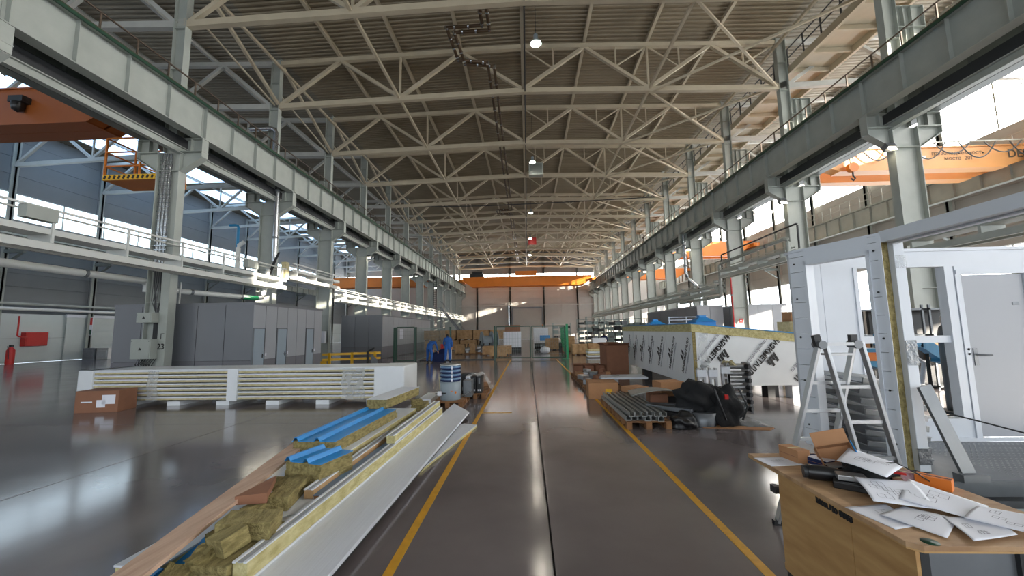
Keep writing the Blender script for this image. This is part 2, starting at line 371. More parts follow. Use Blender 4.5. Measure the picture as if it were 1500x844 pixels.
# ================================================================== STEEL FRAME
def column_proto(label, right=False):
    t = thing('steel_column', label, 'column')
    m = MB()
    m.box((-.45, -.012, 0), (.45, .012, 9.1)); m.box((-.465, -.16, 0), (-.435, .16, 9.1)); m.box((.435, -.16, 0), (.465, .16, 9.1))
    m.build('lower_shaft', 'paint', t)
    m = MB()
    for z in (1.2, 3.1, 5.3, 8.3): m.box((-.434, -.15, z), (.434, .15, z+.02))
    m.build('stiffener', 'paint', t)
    MB().box((-.6, -.35, 0), (.6, .35, .04)).build('base_plate', 'paintd', t)
    for s in (-1, 1):
        m = MB(); m.prism([(s*.47, -.012), (s*1.3, -.012), (s*1.3, .012), (s*.47, .012)] if s > 0 else [(s*1.3, -.012), (s*.47, -.012), (s*.47, .012), (s*1.3, .012)],
                [8.3, 8.85, 8.85, 8.3] if s > 0 else [8.85, 8.3, 8.3, 8.85], 9.1)
        m.bar((s*.47, 0, 8.28), (s*1.32, 0, 8.83), .3, .03); m.box((s*.47, -.16, 9.07), (s*1.34, .16, 9.1)); m.box((s*1.3, -.15, 8.85), (s*1.33, .15, 9.1))
        m.build('bracket', 'paint', t)
        m = MB(); m.box((s*.62, -.012, 9.1), (s*1.32, .012, 9.6)); m.box((s*1.3, -.15, 9.1), (s*1.33, .15, 9.6)); m.box((s*.85, -.15, 9.1), (s*.87, .15, 9.6)); m.box((s*.6, -.18, 9.58), (s*1.36, .18, 9.6))
        m.build('beam_seat', 'paint', t)
    m = MB(); m.box((-.24, -.012, 9.1), (.24, .012, 17.5)); m.box((-.255, -.15, 9.1), (-.235, .15, 17.5)); m.box((.235, -.15, 9.1), (.255, .15, 17.5))
    for z in (11.2, 12.6, 14.4, 16.0): m.box((-.234, -.14, z), (.234, .14, z+.02))
    m.build('upper_shaft', 'paint', t)
    if right:
        m = MB()
        for z in (12.1, 13.05, 13.9): m.box((.26, -.14, z), (1.25, .14, z+.02))
        for x in (.5, .8, 1.25): m.box((x-.01, -.14, 12.1), (x+.01, .14, 13.9))
        m.box((.26, -.01, 12.1), (1.25, .01, 13.9)); m.build('head_frame', 'paint', t)
    return t
cl = column_proto('big grey welded steel column left of the aisle, nearest one in view, cables up its face')
cr = column_proto('big grey welded steel column behind the white booth, nearest of the right row', True)
cols = {}
for i in range(-1, 12):
    y = Y0+S*i
    lab = {-1: 'grey steel column beyond the left edge of the photograph carrying the runway beam'}.get(i, 'grey steel column of the left row, %s from the camera' % ORD[max(i+1, 1)])
    if i == 0: cl.location = (XL, y, 0); cr.location = (XR, y, 0); cols[0] = (cl, cr); continue
    a = dup(cl, (XL, y, 0), label=lab)
    b = dup(cr, (XR, y, 0), label={-1: 'grey steel column beyond the right edge of the photograph carrying the runway beam'}.get(i, 'grey steel column of the right row, %s from the camera' % ORD[max(i+1, 1)]))
    cols[i] = (a, b)
# grid letters and numbers
for s, (a, b) in ((0, ('Г', '23')), (1, ('В', '23'))):
    c = cols[0][s]; x = .3 if s == 0 else -.3
    OFF[c.name] = Vector((0, 0, 0))
    if s == 0:
        text(b, .3, face((.30, -.172, 1.45), (1, 0, 0), (0, 0, 1)), 'ink', c, bold=.006); text(a, .3, face((.33, -.172, 1.82), (1, 0, 0), (0, 0, 1)), 'ink', c)
        # plate that carries them
        MB().box((.14, -.168, 0), (.466, -.158, 4.3)).build('cover_strip', 'paint', c)
    else:
        text(b, .3, face((-.30, -.172, 1.75), (1, 0, 0), (0, 0, 1)), 'ink', c, bold=.006); text(a, .3, face((-.30, -.172, 2.12), (1, 0, 0), (0, 0, 1)), 'ink', c)
        MB().box((-.466, -.168, 0), (-.12, -.158, 4.3)).build('cover_strip', 'paint', c)
# outer columns along the walls
def outer_proto(x, d, name, lab):
    t = thing(name, lab, 'column')
    MB().ibeam((0, 0, 0), (0, 0, 17.4), .35, .5, .03, .02).build('shaft', 'paint', t)
    s = d; m = MB(); m.box((0, -.1, 8.0), (s*1.5, .1, 8.25)); m.bar((0, 0, 7.1), (s*1.3, 0, 8.0), .2, .06); m.box((s*.9, -.2, 8.25), (s*1.5, .2, 8.4)); m.build('bracket', 'paintd', t)
    return t
for side, x, d in (('left', WL+.35, 1), ('right', WR-.35, -1)):
    p = None
    for i in range(-1, 12):
        lab = 'slim grey steel column against the %s outer wall, %s from the camera' % (side, ORD[i+2])
        if p is None: p = outer_proto(x, d, 'wall_column', lab); p.location = (x, Y0+S*i, 0); q = p
        else: dup(p, (x, Y0+S*i, 0), label=lab)
# runway girders
def girder(x, zb, zt, lab, mt='paint', green=False):
    t = thing('runway_girder', lab, 'girder', (x, 0, 0))
    seg = None
    for i in [-1]+list(range(0, 11))+[-2, -3, -4]:
        y = Y0+S*i
        if seg is None:
            m = MB(); m.box((x-.014, y+.005, zb), (x+.014, y+S-.005, zt)); m.box((x-.2, y+.01, zb-.03), (x+.2, y+S-.01, zb)); m.box((x-.25, y+.01, zt), (x+.25, y+S-.01, zt+.03))
            m.box((x-.06, y, zt+.03), (x+.06, y+S, zt+.16))
            seg = m.build('girder_segment', mt, t)
            for k in range(4):
                for s in (-1, 1):
                    m = MB(); yy = y+.08+1.46*k if k else y+.08
                    m.box((x+s*.014, yy, zb), (x+s*.15, yy+.02, zt)); m.build('stiffener', mt, seg)
            st = kids(seg)
        else:
            c = shared(seg, (0, S*(i+1), 0), t)
            for q in st: shared(q, (0, 0, 0), c)
    if green:
        sgn = -1 if x > 0 else 1
        MB().bar((x+sgn*.27, 8.4, zt-.02), (x+sgn*.27, 80, zt-.02), .05, .1).build('conductor_rail', 'dgreen', t)
    return t
girder(-12.9, 9.65, 11.0, 'deep grey crane runway girder with ribs along the left side of the aisle', 'paint', True)
girder(12.9, 9.65, 11.0, 'deep grey crane runway girder with ribs along the right side of the aisle', 'paint', True)
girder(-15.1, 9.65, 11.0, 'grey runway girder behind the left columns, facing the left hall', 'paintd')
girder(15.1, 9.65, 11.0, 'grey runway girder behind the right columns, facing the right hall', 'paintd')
girder(-36.7, 8.45, 9.2, 'shallow blue-grey runway girder along the left outer wall')
girder(27.0, 9.7, 11.0, 'pale runway girder with railing below the bright windows of the right outer wall')
for s, nm in ((-1, 'left'), (1, 'right')):
    m = MB(); m.ibeam((s*13.58, -9.6, 9.14), (s*13.58, 80, 9.14), .2, .28, .03, .02)
    t = thing('tie_beam', 'slim grey beam below the crane girder running through the %s column heads' % nm, 'beam', (s*13.58, 8, 9)); m.build('beam', 'paint', t); MB().box((s*13.57, -9.6, 9.27), (s*13.6, 80, 9.7)).build('sun_block_strip', 'dark', t)  # dark strip added in the gap to block sun and draw its shade
    m2 = MB(); m2.box((s*13.2, 8.4, 11.12), (s*14.8, 80, 11.15)); m2.build('walkway_plate', 'paintd', t)
    # railing on the walkway
    for xx, lab in ((s*13.45, 'brown handrail with posts on top of the %s crane girder' % nm),):
        t = thing('handrail', lab, 'railing', (xx, 8, 11.15)); m = MB()
        m.bar((xx, 8.4, 12.2), (xx, 80, 12.2), .045); m.bar((xx, 8.4, 11.65), (xx, 80, 11.65), .03); m.build('rail', 'rail', t)
        y = 8.6; pr = None
        while y < 80:
            if pr is None: pr = MB().bar((xx, y, 11.15), (xx, y, 12.2), .045).build('post', 'rail', t)
            else: shared(pr, (0, y-8.6, 0), t)
            y += 1.2
t = thing('handrail', 'pale handrail on the runway girder below the right wall windows', 'railing', (26.8, 8, 11.1)); m = MB()
m.bar((26.8, 8.4, 12.1), (26.8, 80, 12.1), .05); m.bar((26.8, 8.4, 11.6), (26.8, 80, 11.6), .04)
for k in range(70): m.bar((26.8, 8.6+k, 11.1), (26.8, 8.6+k, 12.1), .04)
m.build('rail', 'trussg', t)
# roof trusses
def truss_proto(x0, x1, zb0, zbm, ht, n, mt, label, sub=False, name='roof_truss'):
    t = thing(name, label, 'truss'); L = x1-x0; xm = (x0+x1)/2
    zb = lambda x: zb0 + (zbm-zb0)*(1-abs(x-xm)/(L/2)); zt = lambda x: zb(x)+ht
    for a, b in ((x0, xm), (xm, x1)):
        MB().bar((a, 0, zb(a)), (b, 0, zb(b)), .24, .28).build('bottom_chord', mt, t); MB().bar((a, 0, zt(a)), (b, 0, zt(b)), .22, .24).build('top_chord', mt, t)
    p = L/n
    for k in range(n):
        a, b = x0+k*p, x0+(k+1)*p; c = (a+b)/2
        MB().bar((a, 0, zb(a)+.08), (c, 0, zt(c)-.05), .18, .17).build('diagonal', mt, t); MB().bar((c, 0, zt(c)-.05), (b, 0, zb(b)+.08), .18, .17).build('diagonal', mt, t)
        if k: MB().bar((a, 0, zb(a)), (a, 0, zt(a)), .1).build('upright', mt, t)
        for q in (a, b):
            MB().box((q-.28, -.012, zb(q)-.02), (q+.28, .012, zb(q)+.3)).build('gusset_plate', mt, t)
        if sub and a >= xm-.01:
            for c1, e in (((a+c)/2, a), ((b+c)/2, b)):
                zz = (zb(a)+zt(c))/2
                MB().bar((c1, 0, zz), (c1, 0, zt(c1)), .07).build('short_strut', mt, t); MB().bar((c1, 0, zz), (e, 0, zt(e)-.05), .07).build('short_strut', mt, t)
    return t
pr = truss_proto(-13.75, 13.75, 14.62, 15.02, 2.6, 4, 'truss', 'beige steel lattice truss across the middle hall roof, nearest in view', True)
pl = truss_proto(-37.6, -14.25, 14.62, 15.02, 2.6, 4, 'trussg', 'pale steel lattice truss across the left hall roof, nearest in view')
pg = truss_proto(14.25, 28.0, 14.7, 14.9, 2.5, 2, 'trussg', 'white steel lattice truss across the right hall roof, nearest in view')
for i in range(0, 12):
    y = Y0+S*i if i < 11 else 80.0
    if i == 0: pr.location = (0, y, 0); pl.location = (0, y, 0); pg.location = (0, y, 0); continue
    dup(pr, (0, y, 0), label='beige steel lattice truss across the middle hall roof, %s from the camera' % ORD[i+1])
    dup(pl, (0, y, 0), label='pale steel lattice truss across the left hall roof, %s from the camera' % ORD[i+1])
    dup(pg, (0, y, 0), label='white steel lattice truss across the right hall roof, %s from the camera' % ORD[i+1])
# longitudinal members and bracing
for x, z, nm in ((-6.9, 14.86, 'left of the centre line'), (6.9, 14.86, 'right of the centre line'), (0, 15.1, 'along the centre line'), (-13.7, 16.9, 'above the left columns'), (13.7, 16.9, 'above the right columns')):
    t = thing('tie_strut', 'long beige roof strut running lengthwise between the truss nodes %s' % nm, 'strut', (x, 8, z)); MB().bar((x, 8, z), (x, 80, z), .12, .14).build('strut', 'truss', t)
for i in range(0, 11):
    y = Y0+S*i; t = thing('wind_bracing', 'crossed beige bracing rods beside the right columns, roof bay %s from the camera' % ORD[i+1], 'bracing', (10.3, y+3, 14.7))
    for a, b in (((6.9, y), (13.7, y+6)), ((13.7, y), (6.9, y+6))):
        MB().bar((a[0], a[1], 14.72), (b[0], b[1], 14.68), .1).build('brace', 'truss', t)
    t = thing('wind_bracing', 'beige slanting brace between roof trusses over the left columns, bay %s from the camera' % ORD[i+1], 'bracing', (-13.9, y+3, 14.6))
    MB().bar((-13.8, y+.1, 17.2), (-13.8, y+5.9, 14.75), .14).build('brace', 'truss', t); MB().bar((-14.0, y+.1, 15.6), (-14.0, y+5.9, 14.7), .07).build('brace', 'truss', t)
# cable and tray along the roof centre
t = thing('roof_cable', 'dark cable strung lengthwise below the roof centre line', 'cable', (.12, 8, 14.9)); MB().tube([(.12, 8, 14.93), (.12, 80, 14.93)], .035, 6).build('cable', 'dark', t)
t = thing('cross_cable', 'thin dark cable sagging across the hall under the trusses', 'cable', (0, 39, 14.5)); MB().tube([(-13.7, 39, 14.75), (-4, 38.6, 14.5), (5, 38.2, 14.55), (13.7, 38, 14.75)], .045, 6).build('cable', 'dark', t)
# gallery under the roof on the right side
t = thing('roof_gallery', 'beige walkway deck with ribs below the roof above the right columns', 'gallery', (15, 8, 15.9))
MB().box((14.5, 8, 15.75), (16.6, 80, 15.82)).build('deck_plate', 'truss', t)
m = MB(); m.bar((14.45, 8, 15.6), (14.45, 80, 15.6), .14, .4); m.bar((16.6, 8, 15.6), (16.6, 80, 15.6), .14, .4); m.build('edge_beam', 'truss', t)
rb = None
for k in range(48):
    if rb is None: rb = MB().box((14.5, 8.4, 15.5), (16.6, 8.5, 15.74)).build('cross_rib', 'truss', t)
    else: shared(rb, (0, 1.5*k, 0), t)
t = thing('handrail', 'black handrail on the high gallery under the roof on the right', 'railing', (14.4, 8, 15.8)); m = MB()
for z in (16.3, 16.8): m.bar((14.4, 8.2, z), (14.4, 80, z), .045)
m.build('rail', 'dark', t); rb = None
for k in range(60):
    if rb is None: rb = MB().bar((14.4, 8.4, 15.8), (14.4, 8.4, 16.8), .05).build('post', 'dark', t)
    else: shared(rb, (0, 1.2*k, 0), t)
# brown jointed pipes under the roof
def roof_pipe(dx, dy, lab, sx=0):
    z = 15.32; P = [(-1.8+dx, 9, z), (-1.75+dx, 15.95+dy, z), (-3.35+dx, 16.0+dy, z), (-3.2+dx, 18.1+dy, z), (-1.75+dx, 18.4+dy, z), (-1.8+dx, 42.5+dy, z), (-3.2+dx, 42.6+dy, z), (-3.2+dx, 44+dy, z), (-1.8+dx, 44.1+dy, z), (-1.8+dx, 78, z)]
    t = thing('roof_pipe', lab, 'pipe', (-1.8+dx, 9, z)); m = MB(); g = MB()
    for a, b in zip(P, P[1:]):
        a = Vector(a); b = Vector(b); m.tube([a, b], .075, 10); L = (b-a).length; k = 0.0
        if b.y > 60 or L > 18: st = 1.4
        else: st = .62
        while k < L: 
            q = a+(b-a)*(k/L); d = (b-a).normalized(); g.tube([q-d*.04, q+d*.04], .1, 8); k += st
    m.build('pipe_run', 'pipeb', t); g.build('clamp_ring', 'galv', t, kind='stuff')
roof_pipe(0, 0, 'left one of the two brown banded pipes zigzagging below the roof')
roof_pipe(.3, .3, 'right one of the two brown banded pipes zigzagging below the roof')
# ================================================================== LAMPS
def highbay(loc, lab, on=True):
    t = thing('pendant_lamp', lab, 'lamp', loc)
    o = Vector(loc)
    MB().lathe([(.06, .42), (.1, .4), (.1, .2), (.12, .15)], o, 14).build('ballast_housing', 'drum', t)
    MB().lathe([(.1, .16), (.14, .14), (.27, .0), (.265, -.03)], o, 20).build('reflector', 'drum', t)
    MB().lathe([(.22, -.0), (.19, -.06), (.1, -.1), (.001, -.11)], o, 20).build('lamp_glass', 'lampglow', t)
    MB().tube([o+Vector((0, 0, .42)), Vector((o.x, o.y, zr(o.x)+.02))] if o.z > 11 else [o+Vector((0, 0, .42)), o+Vector((0, 0, .5))], .014, 6).build('suspension', 'dark', t)
    return t
for i, y in enumerate((16.2, 28.6, 41.5, 53.5, 65.5)): highbay((.62, y, 14.55), 'grey bell lamp glowing beside the roof centre line, %s from the camera' % ORD[i+1])
for i, y in enumerate((30, 42, 54, 66)): highbay((-28.4, y, 13.6), 'grey bell lamp glowing under the left hall roof, %s from the camera' % ORD[i+1])
highbay((-15.7, 10.2, 9.7), 'glowing lamp at the left edge of the photograph above the orange crane')
for i, y in enumerate((34, 46, 58)): highbay((20, y, 12.2), 'glowing bell lamp hanging in the right hall, %s from the camera' % ORD[i+1])
for s, ii in ((-1, (3, 5, 7)), (1, (0, 1, 3, 5))):
    for n, i in enumerate(ii):
        x = s*13.25; y = Y0+S*i; t = thing('floodlight', 'warm floodlight on the head of a %s row column, %s from the camera' % ('left' if s < 0 else 'right', ORD[n+1]), 'lamp', (x, y-.3, 8.1))
        MB().obox((x, y-.25, 8.25), (.3, .25, .22), (-30, 0, 0)).build('housing', 'steel', t); MB().obox((x, y-.36, 8.17), (.26, .03, .2), (-35, 0, 0)).build('lamp_glass', 'flood', t)
for y, mt_, nm in ((30.5, 'paint', 'grey'), (56, 'red', 'red')):
    t = thing('roof_heater', '%s box unit hanging under the roof beside the centre line' % nm, 'heater', (.9, y, 14.7))
    MB().box((.35, y-.3, 14.2), (1.5, y+.3, 15.2)).build('casing', mt_, t, bevel=.02); MB().box((.45, y-.33, 14.3), (1.4, y-.3, 15.1)).build('grille', 'paintd' if mt_ != 'red' else 'red', t); MB().bar((.9, y, 15.2), (.9, y, 17), .06).build('hanger', 'truss', t)
# ================================================================== CRANES
def crane(x0, x1, y, mt, lab, z0=10.1, z1=12.2, txt=None, hook=None, trolley=None, pair=1.7):
    t = thing('bridge_crane', lab, 'crane', ((x0+x1)/2, y, z0)); L = x1-x0
    for k, yy in enumerate((y, y+pair)):
        m = MB(); h = z1-z0
        P = [(x0+.6, z1-.15), (x0+.6, z1-.8), (x0+2.2, z0+.2), (x1-2.2, z0+.2), (x1-.6, z1-.8), (x1-.6, z1-.15)]
        n = len(P); vs = [(a, yy-.3, b) for a, b in P]+[(a, yy+.3, b) for a, b in P]
        m.add(vs, [list(range(n))[::-1], list(range(n, 2*n))]+[(i, (i+1) % n, n+(i+1) % n, n+i) for i in range(n)])
        m.box((x0+.3, yy-.36, z1-.18), (x1-.3, yy+.36, z1-.12)); m.box((x0+2.2, yy-.34, z0+.14), (x1-2.2, yy+.34, z0+.2))
        m.build('main_girder', mt, t)
    for x in (x0+.3, x1-.3): MB().box((x-.35, y-1, 11.17), (x+.45 if x < (x0+x1)/2 else x+.35, y+2.7, 11.6)).build('end_carriage', mt, t)
    if trolley is not None:
        MB().box((trolley-1.4, y-.2, z1-.1), (trolley+1.2, y+1.9, z1+.5)).tube([(trolley-1, y+.8, z1+.8), (trolley+1, y+.8, z1+.8)], .4, 12).build('trolley', 'dark', t)
    if hook is not None:
        hx, hz = hook; yh = y-.55
        for d in (-.08, .08): MB().tube([(hx+d, yh, z0+1.4), (hx+d, yh, hz+.4)], .02, 6).build('hoist_rope', 'dark', t)
        MB().tube([(hx, yh-.12, hz+.35), (hx, yh+.12, hz+.35)], .26, 14).build('hook_block', 'orange', t)
        MB().tube([(hx, yh, hz+.1), (hx, yh, hz-.1), (hx+.1, yh, hz-.25), (hx, yh, hz-.36), (hx-.12, yh, hz-.25)], .04, 8).build('hook', 'dark', t)
    return t
ca = crane(-13.0, 13.0, 75, 'orange', 'orange double-girder bridge crane across the middle hall near the back wall', 10.2, 12.3, trolley=-9.6)
MB().box((-2.2, 74.6, 12.3), (1.9, 74.7, 13.2)).build('sign_board', 'orange', ca)
cb = crane(-37, -14.9, 14.2, 'orange_shaded', 'orange bridge crane of the left hall at the top left of the photograph', 10.1, 11.9, pair=.7)
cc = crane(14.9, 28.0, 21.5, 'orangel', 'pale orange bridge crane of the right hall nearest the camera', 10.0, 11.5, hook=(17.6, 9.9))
OFFc = OFF[cc.name]
text('грузоподъёмность\nмоста  20т', .3, face((23.4, 21.19, 10.85), (1, 0, 0), (0, 0, 1)), 'rail', cc)
text('DEMAG', .62, face((27.0, 21.19, 10.85), (1, 0, 0), (0, 0, 1)), 'rail', cc, bold=.01)
MB().box((21.0, 21.18, 10.7), (21.7, 21.2, 10.9)).build('name_plate', 'paper', cc)
m = MB()
for k in range(9):
    a = 15.5+1.3*k; pts = [(a+1.9*u, 21.0, 11.5-1.1*(1-(2*u-1)**2)*(.55 if k % 2 else .8)) for u in [j/8 for j in range(9)]]; m.tube(pts, .03, 6)
m.build('festoon_cable', 'cable', cc); MB().bar((15, 21.0, 11.55), (27.5, 21.0, 11.55), .06).build('festoon_rail', 'paint', cc)
crane(-37, -15, 70, 'orange', 'orange bridge crane far back in the left hall behind the columns', 9.9, 12.0)
crane(14.9, 27.2, 47, 'orange', 'yellow-orange bridge crane in the right hall behind the middle columns', 10.1, 12.1, hook=(19.5, 9.6))
crane(14.9, 27.2, 66, 'orange', 'yellow-orange bridge crane far back in the right hall', 9.9, 11.8)
# service basket hung from the left crane
t = thing('service_platform', 'orange service basket with hazard stripes hanging beside the nearest left column', 'platform', (-16, 15.3, 8.2))
MB().box((-17.2, 14.75, 8.2), (-14.8, 16.0, 8.26)).build('floor_plate', 'orange', t)
MB().box((-17.2, 14.72, 8.2), (-14.8, 14.75, 8.42)).build('toe_board', 'yellow', t); MB().box((-17.2, 15.98, 8.2), (-14.8, 16.0, 8.42)).build('toe_board', 'yellow', t)
for k in range(12): MB().obox((-17.1+k*.2, 14.715, 8.31), (.09, .01, .15), (0, 20, 0)).build('hazard_mark', 'ink', t)
m = MB()
for x in (-17.18, -15.7): 
    for y in (14.76, 15.96): m.bar((x, y, 8.2), (x, y, 10.0), .06)
    for z in (8.8, 9.4, 10.0): m.bar((x, 14.76, z), (x, 15.96, z), .05)
for z in (8.8, 9.4, 10.0): m.bar((-17.18, 14.76, z), (-15.7, 14.76, z), .05); m.bar((-17.18, 15.96, z), (-15.7, 15.96, z), .05)
m.bar((-14.85, 14.76, 8.2), (-14.85, 14.76, 9.1), .05); m.bar((-15.7, 14.76, 9.1), (-14.85, 14.76, 9.1), .05); m.bar((-14.85, 15.96, 8.2), (-14.85, 15.96, 9.1), .05); m.bar((-14.85, 14.76, 9.1), (-14.85, 15.96, 9.1), .05)
m.build('guard_frame', 'orange', t)
t = thing('security_camera', 'small black dome camera under the orange crane girder at top left', 'camera', (-19.8, 13.7, 10.6)); MB().lathe([(.001, -.25), (.16, -.15), (.2, 0), (.2, .15)], (-19.8, 13.72, 10.9), 14).build('dome', 'blackp', t); MB().box((-20.1, 13.6, 11.05), (-19.5, 13.9, 11.3)).build('mount', 'dark', t)
# ================================================================== CABLE RUNS AND PIPES
def tray(x, y0, y1, z, wd, lab, ncab=4, mt='pipew', drop=.7, side=1):
    t = thing('cable_tray', lab, 'cable tray', (x, y0, z))
    for s in (-1, 1): MB().box((x+s*wd/2-.015, y0, z), (x+s*wd/2+.015, y1, z+.16)).build('side_rail', mt, t)
    m = MB(); y = y0+.1; k = 0
    MB().box((x-wd/2, y0, z+.0), (x+wd/2, y1, z+.015)).build('tray_bottom', mt, t)
    for k in range(ncab):
        xx = x-wd/2+wd*(k+.5)/ncab; pts = [(xx+random.uniform(-.03, .03), y0+(y1-y0)*j/10, z+.06+random.uniform(0, .05)) for j in range(11)]
        MB().tube(pts, .025, 6).build('cable', 'cable' if k % 2 else 'paint', t)
    MB().box((x-wd/2-.02, y0, z-.42), (x-wd/2+.1, y1, z-.22)).box((x+wd/2-.1, y0, z-.42), (x+wd/2+.02, y1, z-.22)).build('support_beam', mt, t)
    y = y0+.4; h = None
    while y < y1:
        if h is None: y_0 = y; h = MB().box((x-wd/2-.03, y-.04, z-.22), (x+wd/2+.03, y+.04, z-.005)).box((x+wd/2+.0, y-.03, z-.22), (x+wd/2+.05, y+.03, z+drop)).build('hanger', mt, t)
        else: shared(h, (0, y-y_0, 0), t)
        y += 2.0
    MB().box((x+wd/2-.02, y0, z+drop-.06), (x+wd/2+.03, y1, z+drop)).box((x-wd/2-.02, y0, z+drop-.05), (x-wd/2+.02, y1, z+drop)).build('top_rail', mt, t)
    return t
tray(-13.15, 7.5, 20.3, 4.62, .6, 'pale cable tray run passing the nearest left column toward the camera', drop=.72)
tray(-13.15, 20.8, 26.2, 5.25, .6, 'pale raised cable tray between the second and third left columns', drop=.5)
tray(-13.15, 26.8, 79.5, 4.45, .6, 'long sunlit cable tray run along the far left columns', drop=.45)
tray(13.2, 5, 19.4, 4.6, .6, 'grey cable tray run over the white booth along the right columns', mt='paint', drop=.5)
tray(13.2, 19.8, 26.6, 5.5, .5, 'grey cable tray between the second and third right columns', mt='paint', drop=.3)
tray(13.2, 27, 79.5, 4.6, .5, 'long grey cable tray run along the far right columns', mt='paint', drop=.4)
for i, (y, z) in enumerate(((17.6, 4.95), (9.6, 4.95))):
    t = single('junction_box', MB().box((-13.0, y-.35, z), (-12.75, y+.35, z+.35)), 'paint', 'grey junction box on the left cable tray, %s the nearest column' % ('behind' if i == 0 else 'in front of'), 'box', bevel=.01)
def pipe(pts, r, mt, lab, name='pipe', seg=10, cat='pipe'):
    P = [Vector(p) for p in pts]; Q = [P[0]]
    for a, b, c in zip(P, P[1:], P[2:]):    # rounded elbows
        d1 = (a-b).normalized(); d2 = (c-b).normalized(); k = min(r*2.2, (a-b).length/2.1, (c-b).length/2.1)
        for s in (0, .5, 1): Q.append((b+d1*k)*(1-s)**2 + b*2*s*(1-s) + (b+d2*k)*s**2)
    Q.append(P[-1]); t = thing(name, lab, cat, tuple(P[0])); MB().tube(Q, r, seg).build('pipe_run', mt, t); 
    for a, b in zip(P, P[1:]):
        if (b-a).length > 3: 
            for f in (.25, .75): q = a+(b-a)*f; d = (b-a).normalized(); MB().tube([q-d*.05, q+d*.05], r*1.15, seg).build('pipe_clamp', 'steel', t)
    return t
pipe([(-15.1, 6, 4.05), (-15.1, 14.9, 4.02), (-15.1, 14.9, 3.6)], .13, 'pipew', 'thick white pipe running from the left edge to the nearest left column')
pipe([(-13.9, 15.1, 4.0), (-14.0, 15.1, .1)], .03, 'pipew', 'thin white vertical conduit left of the nearest left column')
pipe([(-14.95, 15.4, 3.75), (-13.4, 19.3, 3.65), (-13.4, 19.6, 5.2)], .11, 'pipew', 'white pipe with a green band above the grey cabin'); 
single('pipe_band', MB().tube([(-13.77, 18.4, 3.665), (-13.5, 19.05, 3.655)], .118, 12), 'green', 'green band around the white pipe above the grey cabin', 'pipe band')
pipe([(-13.45, 20.1, 5.7), (-13.45, 20.1, 10.9)], .12, 'galv', 'shiny galvanised duct up the second left column', 'duct')
pipe([(-15.2, 20.1, 13.2), (-13.7, 20.1, 13.2), (-13.7, 20.1, 11.3)], .12, 'galv', 'shiny duct with an elbow beside the second left column under the roof', 'duct')
pipe([(-15.9, 20.6, 6.0), (-15.9, 20.6, 7.9), (-16.4, 20.6, 7.9)], .07, 'teal', 'thin blue pipe standing behind the second left column')
pipe([(-15.3, 19.9, 5.2), (-15.3, 19.9, 6.6), (-15.0, 19.9, 6.75)], .11, 'pipew', 'cream bent pipe behind the second left column')
pipe([(13.3, 19.3, 5.6), (13.3, 19.3, 6.85), (13.3, 26.9, 6.75), (13.3, 26.9, 5.7)], .045, 'dark', 'thin dark pipe arching between the second and third right columns')
pipe([(13.1, 19.8, 4.0), (13.1, 19.8, 6.25), (13.1, 26.9, 6.1), (13.1, 26.9, 3.9), (13.1, 34, 3.9)], .1, 'paint', 'thick grey pipe looping between the second and third right columns')
pipe([(13.0, 32.2, 9.4), (13.0, 32.2, 6.0), (13.9, 31.9, 5.0), (13.9, 31.9, 3.2)], .14, 'galv', 'shiny galvanised duct with a jog on the fourth right column', 'duct')
pipe([(13.45, 26.2, 5.2), (13.45, 26.2, .1)], .045, 'red', 'thin red vertical pipe on the third right column')
pipe([(12.6, 30, 4.0), (12.6, 78, 4.0)], .06, 'paint', 'grey pipe running below the far right cable tray')
pipe([(-3.8, 80.1, .2), (-3.8, 80.1, 6.9)], .18, 'galv', 'silver vertical pipe left of the roll-up door on the back wall')
# cables and boxes on the nearest left column
t = thing('cable_bundle', 'bundle of grey cables clamped up the face of the nearest left column', 'cables', (-14.1, 14.1, .5))
for k in range(10):
    x = -14.32+k*.045; MB().tube([(x, 14.32, 4.3), (x, 14.3, 6), (x+.01, 14.32, 9.05)], .014, 6).build('cable', 'galv' if k % 3 else 'cable', t)
for k in range(9):
    x = -14.22+k*.04; pts = [(x, 14.27, 4.5), (x, 14.27, 3.9), (x+.12*math.sin(k), 14.25, 3.2), (-14.05+.03*(k % 5), 14.28, 2.75)]; MB().tube(pts, .016, 6).build('cable', 'dark' if k % 2 else 'cable', t)
for k in range(5):
    x = -14.1+k*.04; MB().tube([(x, 14.3, 2.35), (x, 14.3, 1.6)], .016, 6).build('cable', 'dark', t)
m = MB(); z = 5.0
while z < 8.9: m.bar((-14.36, 14.3, z), (-13.86, 14.3, z), .02); z += .17
m.build('cable_cleat', 'galv', t)
for z0, z1, x0, x1, lab in ((2.35, 2.72, -14.45, -13.86, 'small grey electrical box with a warning triangle on the nearest left column'), (1.02, 1.75, -14.58, -13.82, 'large grey electrical cabinet with a warning triangle on the nearest left column')):
    t = thing('electrical_box', lab, 'box', ((x0+x1)/2, 14.0, z0)); MB().box((x0, 13.95, z0), (x1, 14.3, z1)).build('enclosure', 'paint', t, bevel=.01)
    MB().box((x0+.03, 13.935, z0+.03), (x1-.03, 13.95, z1-.03)).build('cover', 'paint', t)
    cx, cz = (x0+x1)/2, (z0+z1)/2; MB().add([(cx-.06, 13.933, cz-.04), (cx+.06, 13.933, cz-.04), (cx, 13.933, cz+.06)], [(0, 1, 2)]).build('warning_triangle', 'ink', t)
    for a in (x0+.06, x1-.06): MB().tube([(a, 13.94, z1-.08), (a, 13.925, z1-.08)], .012, 8).build('screw', 'dark', t)
t = thing('loose_cables', 'tangle of black cables hanging below the large cabinet on the nearest left column', 'cables', (-14.2, 14.1, .5))
for k in range(6): x = -14.5+k*.1; MB().tube([(x, 14.2, 1.02), (x-.05, 14.15, .8), (x+.1, 14.1, .72), (x+.15, 14.15, .9), (x+.2, 14.2, 1.02)], .015, 6).build('cable', 'dark', t)
